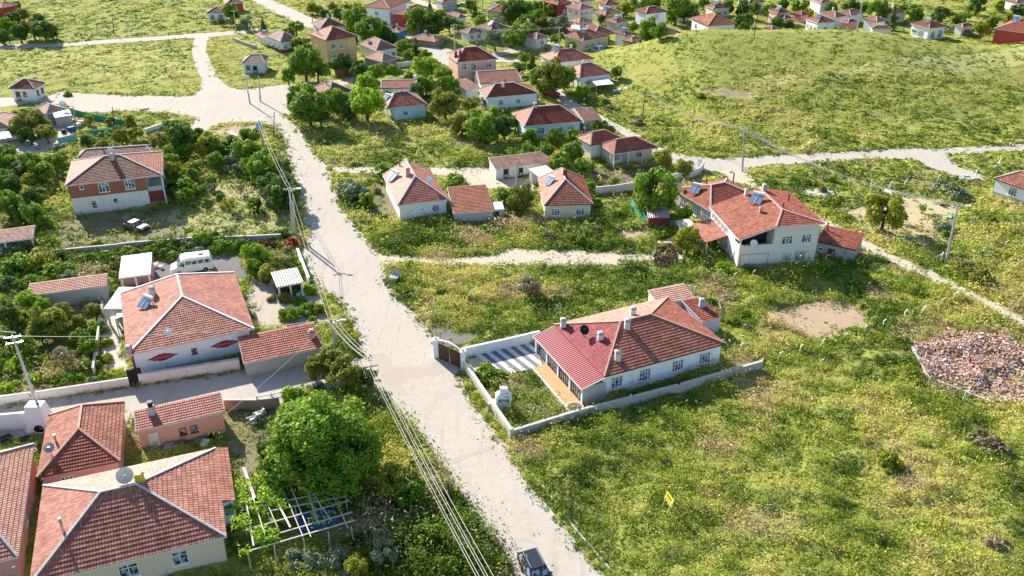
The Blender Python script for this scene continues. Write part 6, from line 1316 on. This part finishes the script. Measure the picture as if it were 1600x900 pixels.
TREES = """825,446,15,w 640,765,24,g 600,862,20,o 668,832,18,g 560,884,18,y 705,882,15,g 268,236,13,g 258,250,12,d 272,252,12,g 290,235,12,l 268,285,11,g 275,300,10,d 290,290,12,g 335,250,13,g 345,238,12,d 330,285,9,g 345,310,8,g 390,260,13,g 400,240,13,g 372,262,9,o 400,318,10,d 1410,345,7,g,p 1440,330,7,g,p 820,90,8,g 1170,30,9,g 1500,30,9,g 3,55,11,d 20,30,12,d 35,20,10,b 30,50,13,d 50,42,14,b 68,45,15,d 80,48,10,d 10,38,12,g 363,20,13,g 385,33,10,o 345,33,6,d
38,193,18,b 58,188,16,b 72,207,13,y 45,210,13,d 30,180,12,y 8,236,12,g 12,255,15,g 9,278,14,d 48,255,18,g 64,266,17,g 85,254,14,g 93,246,10,g 45,280,12,y 28,262,12,o
139,186,8,y 172,190,8,b 204,188,9,y 135,219,10,d 159,223,9,g 188,214,13,b 210,208,10,y 282,218,22,d 252,222,15,b 325,226,18,y 275,203,17,g 305,212,14,g 360,222,11,d 390,214,15,g 384,236,18,g 367,247,12,o 408,262,22,g 442,262,16,d 440,300,21,d 424,288,17,d 446,282,14,o 270,268,15,y 300,262,13,y 297,275,13,g 354,270,7,o,p 430,318,14,d 418,247,14,l
357,326,11,y,p 310,298,10,g 287,305,12,g 335,300,9,o,p 280,288,9,o 376,300,8,o,p 322,318,7,g,p 395,318,10,g 10,315,20,g 15,290,17,d 52,306,15,d 52,332,17,g 70,345,10,g 28,330,15,d 38,258,12,g
45,468,17,l 12,490,16,d 75,500,24,y 95,487,17,b 147,485,13,b 125,502,12,b 125,525,14,g 100,566,16,w,p 138,540,14,g 42,540,15,g 10,530,14,d 62,478,14,l 62,520,14,d 
397,394,16,l 396,418,13,g 415,427,14,y 517,560,20,b 540,580,24,b 490,575,17,b 455,620,13,g 575,590,14,d 503,572,16,b 592,622,10,o
500,672,66,g 450,718,42,g 552,705,50,g 470,645,36,g 520,745,40,g 612,750,27,y 437,792,20,l 410,812,14,l 430,740,14,g 412,752,13,d 460,780,14,l
412,45,12,c 462,42,11,g 450,50,10,g 475,95,24,g 495,108,18,g 450,118,12,g 470,66,12,g 480,76,10,d 540,100,14,d 525,100,12,d 562,108,13,d 588,112,13,g 555,34,22,g 576,46,20,g 596,50,14,d 612,58,9,d 500,15,7,g 508,22,8,d 487,12,8,y 630,72,12,g 650,74,10,c 665,84,7,g 638,86,9,g 665,104,17,l 680,102,10,l 695,118,14,g 700,135,16,g 665,132,14,g 652,142,12,d 657,28,20,g 675,34,20,d 672,18,10,c 702,36,12,d 742,15,9,c 773,60,15,o 793,57,10,g 795,20,14,d 770,32,8,g 750,33,10,g 716,40,8,g
695,160,20,b 733,142,7,d 733,163,10,y 757,165,8,o,p 572,160,25,l 572,130,16,l 525,155,20,g 482,165,26,g 474,150,18,g 500,178,16,d 460,160,14,d 545,172,14,d 750,197,20,g 722,192,16,b 742,182,13,g 787,197,17,d 770,178,12,l 765,212,12,g 605,150,10,g
812,16,18,d 810,52,14,g 838,28,13,g 847,34,12,b 860,15,8,g 873,38,13,o 828,48,13,g 807,60,14,g 868,60,8,g 852,75,8,o 893,72,9,g 960,29,9,g 1012,48,17,g 1030,57,11,g 1058,10,22,g 1070,16,16,d 975,14,10,y 995,8,14,g 1020,5,12,g 1157,34,12,d 1163,43,10,d 1137,8,12,g 1162,12,12,d 862,117,24,b 845,122,18,g 882,120,16,g 910,142,10,l 962,120,10,g 832,96,9,c 810,105,10,g 800,120,9,g
867,212,13,g 895,212,11,g 937,201,13,d 952,204,9,g 830,212,12,g 805,190,11,d 895,237,17,g 877,256,17,g 910,262,13,g 897,272,10,g 850,236,15,g 825,235,12,g 1035,247,15,y 1067,262,13,y 1022,297,33,g 922,287,10,g 812,308,19,b 1075,372,20,y 1092,392,12,w,p 598,267,12,g 572,312,11,g 787,308,12,g 840,258,9,l 800,238,9,g 1070,338,13,l
1385,327,27,y 1552,345,6,g 1215,34,11,d 1250,8,12,g 1232,38,8,d 1287,38,9,g 1322,24,8,g 1330,8,12,d 1370,14,14,g 1395,30,13,c 1430,20,14,g 1470,22,13,d 1535,45,13,y 1550,36,10,g 1590,15,12,d 1527,6,13,d 1580,32,12,y 1205,14,10,g 1410,16,10,g 1350,12,10,g 1262,20,8,y 1300,12,9,d 1180,10,8,g
900,12,8,g 940,30,7,d 1050,26,9,g 1100,4,9,g 1225,6,9,d 780,8,10,g 735,8,8,g 690,22,9,g 618,8,6,d 860,40,9,d 890,85,6,g 840,10,9,g 820,34,11,g 1085,22,8,o 1120,24,7,g 1510,24,6,g 1563,8,8,y 25,8,7,d 60,30,9,d 745,52,8,d 780,40,9,g 990,42,8,g 560,12,8,g 530,22,9,d 520,10,7,b 545,12,7,g 595,22,10,g"""
SHRUBS = """215,398,13,g 228,402,10,y 340,386,13,g 372,384,13,g 385,380,12,d 130,404,11,g 165,398,11,g 98,400,12,d 310,392,10,o 268,400,10,g 1095,150,6,g 15,390,14,o 25,412,20,g 62,405,22,y 88,422,19,g 15,440,17,d 50,442,17,g 105,434,13,o 38,380,10,o 117,396,11,y 150,380,8,y 142,402,10,g 200,391,11,y 180,405,8,g 175,428,6,l 250,384,16,g 282,376,12,o 262,394,12,d 298,387,12,d 325,374,16,g 355,374,14,g 235,392,9,g 310,380,12,o
420,384,12,r 456,381,10,R 448,392,9,y 451,407,9,y 484,452,10,l 462,456,8,g 445,464,11,b 424,466,6,b 453,489,14,g 483,482,12,g 498,482,11,y 490,498,8,g 442,366,12,d 425,372,9,d 404,386,9,r 470,470,9,g
25,570,16,l 58,592,12,l 15,607,13,l 160,589,9,g 167,534,9,y 164,560,10,y 85,548,12,o 30,500,13,g 150,512,12,g 110,590,12,g 140,568,13,g 50,560,12,g 88,592,9,y 0,560,12,g 110,545,12,g 150,595,8,d
607,822,13,l 642,824,13,g 415,852,10,l 475,872,21,o 520,874,19,o 565,797,14,g 415,700,12,d 640,692,9,g 655,715,10,g 672,738,10,g 690,762,12,g 708,790,11,g 724,812,11,g 744,838,11,g 762,858,11,o 778,882,12,g 650,725,14,d 668,770,14,d 680,800,15,b 700,850,17,b 738,872,15,g 660,868,20,b 630,885,18,b 690,888,16,y 598,868,14,g 560,840,13,d 590,790,14,d 575,870,12,g 545,892,12,o 625,790,14,d 640,850,14,d 600,650,9,o 612,668,8,g 625,685,8,g 590,632,8,y 560,820,10,d 530,800,10,g
550,300,19,o 572,318,11,g 540,285,10,g 590,298,6,w 710,280,13,l 615,108,11,l 600,110,8,l 640,118,8,l 628,128,8,g  1035,367,8,g 1125,418,14,l 1482,297,18,o 1472,353,11,o 1478,365,8,g 1525,430,18,b 1505,420,12,b 1490,47,8,o 1510,51,8,o 1522,56,5,o 960,283,8,g 1002,270,6,o 985,262,6,g 1015,262,7,o 1205,395,7,d 1180,392,7,d 1192,398,6,d 765,584,16,g 776,596,11,b 760,573,9,y 802,622,8,g 755,592,10,g 
105,147,6,g                955,170,9,w 945,160,9,g  995,190,8,w 1300,280,6,g 1285,295,6,w 1425,15,5,g     
 1060,452,9,g 1110,470,11,g 1145,500,9,g 1165,490,8,g 1000,430,9,g 905,430,9,g 1180,545,8,o 1165,510,7,o 1440,600,10,y     1390,722,17,y 1540,692,22,w 1560,852,14,w 1590,760,10,w  1040,720,6,o 1490,722,11,y  1420,580,10,y   920,655,9,g  
700,330,6,g 680,350,9,g 640,360,9,g 720,352,9,d 760,358,9,g 600,340,8,g 860,368,10,w 900,372,12,g 930,360,9,w 950,380,8,g 690,455,9,g 740,470,10,w 870,468,9,d 650,440,6,g 640,415,8,l"""
for blk_, fm_ in ((TREES, 't'), (SHRUBS, 's')):
    for w in blk_.split():
        q = w.split(','); f = fm_
        if len(q) > 4: f = q[4]
        tree(float(q[0]), float(q[1]), float(q[2]), q[3], f)
# the dead poplar-like stalk by the white house
# ------------------------------------------------------------ meadow grass and weeds
def weedmat(name, stops, tr=.35):
    m, n, b = nt(name); at = N(n, 'ShaderNodeAttribute', attribute_name='tint')
    col = ramp(n, stops, at.outputs['Fac']); L(n, col, b.inputs['Base Color']); b.inputs['Roughness'].default_value = .8; b.inputs['Specular IOR Level'].default_value = .12
    t = n.nodes.new('ShaderNodeBsdfTranslucent'); L(n, col, t.inputs[0]); mx = n.nodes.new('ShaderNodeMixShader'); mx.inputs[0].default_value = tr
    L(n, b.outputs[0], mx.inputs[1]); L(n, t.outputs[0], mx.inputs[2]); L(n, mx.outputs[0], n.nodes['Material Output'].inputs[0]); MATS[name] = m
weedmat('weeds', [(0, (.055, .11, .012)), (.2, (.145, .23, .026)), (.4, (.30, .37, .045)), (.56, (.49, .50, .09)), (.69, (.66, .57, .21)), (.8, (.46, .33, .17)), (.9, (.46, .52, .38)), (1, (.85, .85, .72))])
SCAR = wpoly_hill([(1085,143),(1140,140),(1185,147),(1180,158),(1140,155),(1100,148)])
TRACKS = [[unp(x, y, 0) for x, y in q] for q in ([(850,700),(960,728),(1080,738),(1200,732),(1330,715),(1480,690),(1700,640)], [(1010,905),(1120,850),(1260,815),(1420,800),(1700,800)], [(1190,600),(1290,575),(1400,535),(1500,500)])]
def scatter(name, n, seed, region, dmin=0, dmax=400, per=22, base=.42, dens=None, colbias=0, label=None, cat='weeds', hmul=1.0, lf=.12):
    r = np.random.default_rng(seed)
    x0, x1, y0, y1 = region; X = r.uniform(x0, x1, n); Y = r.uniform(y0, y1, n)
    dd = np.hypot(np.hypot(X, Y), CAMZ)
    keep = r.random(n) < np.clip((82 / dd) ** 1.55 * 1.15, 0, 1)
    # only what the camera or a camera beside it could see
    px = 800 + FOC * X / (Y * cP + CAMZ * sP); keep &= (px > -120) & (px < 1720) & (dd > dmin) & (dd < dmax)
    X, Y, dd = X[keep], Y[keep], dd[keep]
    bad = np.zeros(len(X), bool)
    jx = X + r.normal(0, .25, len(X)); jy = Y + r.normal(0, .25, len(X))
    for P in list(RP.values()): bad |= inpoly(jx, jy, P)
    for P in EXCL: bad |= inpoly(X, Y, P)
    for k, P in DP.items():
        i = inpoly(jx, jy, P); f = {'g_grassyard': .0, 'g_yard': .7, 'g_orchard': .5, 'g_straw': .8, 'g_bed': .8, 'g_soil': .97, 'g_gravel': .93}.get(DIRT[k][1], .985); bad |= i & (r.random(len(X)) < f)
    bad |= inpoly(X, Y, SCAR) & (r.random(len(X)) < .9)
    bad |= inpoly(X, Y, RUBBLE) & (r.random(len(X)) < .93)
    X, Y, dd = X[~bad], Y[~bad], dd[~bad]
    if dens is not None: k = r.random(len(X)) < dens(X, Y); X, Y, dd = X[k], Y[k], dd[k]
    n = len(X); sc = dd / 85
    big = vnoise(X, Y, 8, 5); med = vnoise(X, Y, 2.4, 6); tall = .35 + 1.5 * vnoise(X, Y, 3.4, 9) ** 1.8
    sw = np.sin((X * .45 + Y * .89 + 5 * vnoise(X, Y, 12, 33)) * 2 * np.pi / 3.1); tall *= .75 + .5 * sw   # old mowing swathes
    for Q in TRACKS:          # faint old vehicle tracks pressed into the weeds
        dm = np.full(len(X), 9.)
        for a, b in zip(Q, Q[1:]):
            ab = b - a; t = np.clip(((X - a.x) * ab.x + (Y - a.y) * ab.y) / ab.length_squared, 0, 1); dm = np.minimum(dm, np.hypot(X - a.x - t * ab.x, Y - a.y - t * ab.y))
        dm = np.abs(dm - .85); tall = np.where(dm < .42, tall * .18, tall)
    tall = np.maximum(tall, .1)
    f_ = .4 * big + .35 * med + .25 * vnoise(X, Y, 30, 12)
    tint = .13 + .035 * sw + .53 * ss(.28, .74, f_) + colbias + r.normal(0, .075, n)
    tint = np.minimum(tint + .06 * ss(140, 240, dd), .69)
    tint = np.where((ss(.70, .85, vnoise(X, Y, 5.5, 15)) * (1 - .8 * ss(130, 200, dd))) > r.random(n), r.uniform(.72, .83, n), tint)      # brown, gone-over stands

    rr = r.random(n); tint = np.where(rr < .03, r.uniform(.74, .84, n), tint); tint = np.where(rr > .994, r.uniform(.86, .95, n), tint)
    hb = np.asarray(hill(X, Y)) > .3; tint = np.where(hb & (tint > .7), r.uniform(.1, .6, n), tint)
    z = gz(X, Y); big_ = r.random(n) < .17; rad = base * r.lognormal(0, .4, n) * np.sqrt(sc) * np.where(big_, 2.0, .9); hgt = rad * .95 * tall * hmul * (1 - .6 * ss(150, 230, dd)) * np.where(hb, .42, 1)
    k = np.repeat(np.arange(n), per); m = len(k)
    d_ = r.normal(size=(m, 3)); d_[:, 2] = np.abs(d_[:, 2]); d_ /= np.linalg.norm(d_, axis=1)[:, None]
    q = r.uniform(.35, 1.05, m) ** .7
    C = np.stack([X[k] + d_[:, 0] * rad[k] * q * 1.25, Y[k] + d_[:, 1] * rad[k] * q * 1.25, z[k] - .05 + d_[:, 2] * hgt[k] * q * 1.25], 1)
    Nn = d_ * .8 + r.normal(size=(m, 3)) * .5; Nn[:, 2] += .35 + 1.1 * ss(130, 220, dd)[k] + .7 * hb[k]; Nn /= np.linalg.norm(Nn, axis=1)[:, None]
    S = lf * sc[k] ** .8 * r.uniform(.7, 1.4, m) * (rad[k] / base) ** .25
    me = quadmesh(name, C, Nn, S, tint[k] + r.normal(0, .05, m), ['weeds'], rg=r, elong=1.9)
    o = bpy.data.objects.new(name, me); COL.objects.link(o); tag(o, label, cat, kind='stuff'); print('SCAT', name, n, m); return o
scatter('meadow_weeds', 52000, 1, (-20, 95, 48, 130), label='thick knee-high weeds filling the near field on the right', per=44, base=.44, lf=.088)
scatter('meadow_weeds', 76000, 2, (-110, 130, 118, 200), label='weeds and grass of the lots between the houses and on the hill foot', per=20, base=.44)
scatter('meadow_weeds', 110000, 3, (-190, 200, 200, 330), label='pale grass of the far meadows and the hill top', per=14, base=.42, hmul=.75, colbias=-.02)
scatter('garden_weeds', 26000, 4, (-75, -14, 48, 120), label='weeds and ground cover of the left gardens', per=34, base=.40, lf=.095, colbias=-.12)
VG = gpoly([(600,640),(640,672),(680,725),(700,757),(735,800),(757,835),(782,860),(800,905),(560,905),(560,800),(590,740)])
scatter('verge_brush', 14000, 8, (-40, 2, 48, 85), label='thick olive brush between the left roadside and the pole pergola', per=40, base=.72, colbias=-.04, dens=lambda X, Y: inpoly(X, Y, VG).astype(float))
# weeds creeping over the road edges
def edge_weeds():
    r = np.random.default_rng(9); XX = []; YY = []
    for k in ('main_road', 'hill_road', 'farm_track', 'alley', 'cross_track'):
        P = RP[k]
        for i in range(len(P)):
            a = P[i]; b = P[(i + 1) % len(P)]; n = int((b - a).length * 2.2); t = r.random(n); w = r.normal(0, .45, n); u = (b - a).normalized() if (b - a).length > 0 else Vector((1, 0, 0))
            XX.append(a.x + (b.x - a.x) * t - u.y * w); YY.append(a.y + (b.y - a.y) * t + u.x * w)
    X = np.concatenate(XX); Y = np.concatenate(YY)
    k = (vnoise(X, Y, 3, 21) > .42) & (Y < 230); inn = np.zeros(len(X), bool)
    for kk, P in RP.items():          # keep clear of the carriageway of any crossing road
        c = sum((Vector((p.x, p.y, 0)) for p in P), Vector()) / len(P); sh = [p + (c - p) * .0 for p in P]
        i = inpoly(X, Y, sh); q = np.ones(len(X), bool)
        for dx, dy in ((1.3, 0), (-1.3, 0), (0, 1.3), (0, -1.3)): q &= inpoly(X + dx, Y + dy, sh)
        inn |= i & q
    X, Y = X[k & ~inn], Y[k & ~inn]; n = len(X); per = 16; rad = .24 * r.lognormal(0, .4, n); kk = np.repeat(np.arange(n), per); m = len(kk)
    d_ = r.normal(size=(m, 3)); d_[:, 2] = np.abs(d_[:, 2]); d_ /= np.linalg.norm(d_, axis=1)[:, None]
    C = np.stack([X[kk] + d_[:, 0] * rad[kk] * 1.3, Y[kk] + d_[:, 1] * rad[kk] * 1.3, .04 + d_[:, 2] * rad[kk] * .8], 1); Nn = d_ + r.normal(size=(m, 3)) * .5; Nn /= np.linalg.norm(Nn, axis=1)[:, None]
    tint = .12 + .4 * vnoise(X, Y, 2, 22)
    me = quadmesh('verge_weeds', C, Nn, .1 * r.uniform(.7, 1.4, m) * (1 + Y[kk] / 200), tint[kk] + r.normal(0, .05, m), ['weeds'], rg=r, elong=1.8)
    o = bpy.data.objects.new('verge_weeds', me); COL.objects.link(o); tag(o, 'low weeds creeping over the road edges', 'weeds', kind='stuff'); print('EDGE', n)
edge_weeds()
# vines on the pergola and trellises
def vine(T, x0, x1, y0, y1, z, n, kind, label, leaf=.2):
    r = np.random.default_rng(int(abs(x1 * 100)) + n); X = r.uniform(x0, x1, n); Y = r.uniform(y0, y1, n); k = vnoise(X + 60, Y + 60, 1.3, 31) > .42; X = X[k]; Y = Y[k]; n = len(X)
    P = np.array([tuple(T @ Vector((a, b, z + c))) for a, b, c in zip(X, Y, r.normal(.1, .16, n))]); c0 = P.mean(0); c0[2] = 0
    Nn = r.normal(size=(n, 3)) * .6; Nn[:, 2] += 1; Nn /= np.linalg.norm(Nn, axis=1)[:, None]
    me = quadmesh('grapevine', P - c0, Nn, np.full(n, leaf), r.uniform(.2, .9, n), ['lf_' + kind], rg=r); o = bpy.data.objects.new('grapevine', me); COL.objects.link(o); o.location = tuple(c0); tag(o, label, 'vine')
T_, L_, D_ = PG
vine(T_, -1.2, L_ * .42, D_ * .35, D_ * 1.1, 2.5, 2600, 'l', 'bright lime grapevine covering the left half of the pole pergola'); vine(T_, -.8, L_ * .3, -.4, D_ * .3, 2.5, 700, 'l', 'thin lime grapevine on the front corner of the pole pergola'); vine(T_, L_ * .6, L_ * .95, D_ * .1, D_ * .7, 2.5, 260, 'l', 'few vine leaves on the right half of the pole pergola')
p_ = unp(1070, 348, 0); vine(Matrix.Translation(p_), -2.2, 2.4, -1.6, 1.8, 2.4, 900, 'l', 'lime grapevine on the trellis by the grey back house')
finish_labels()
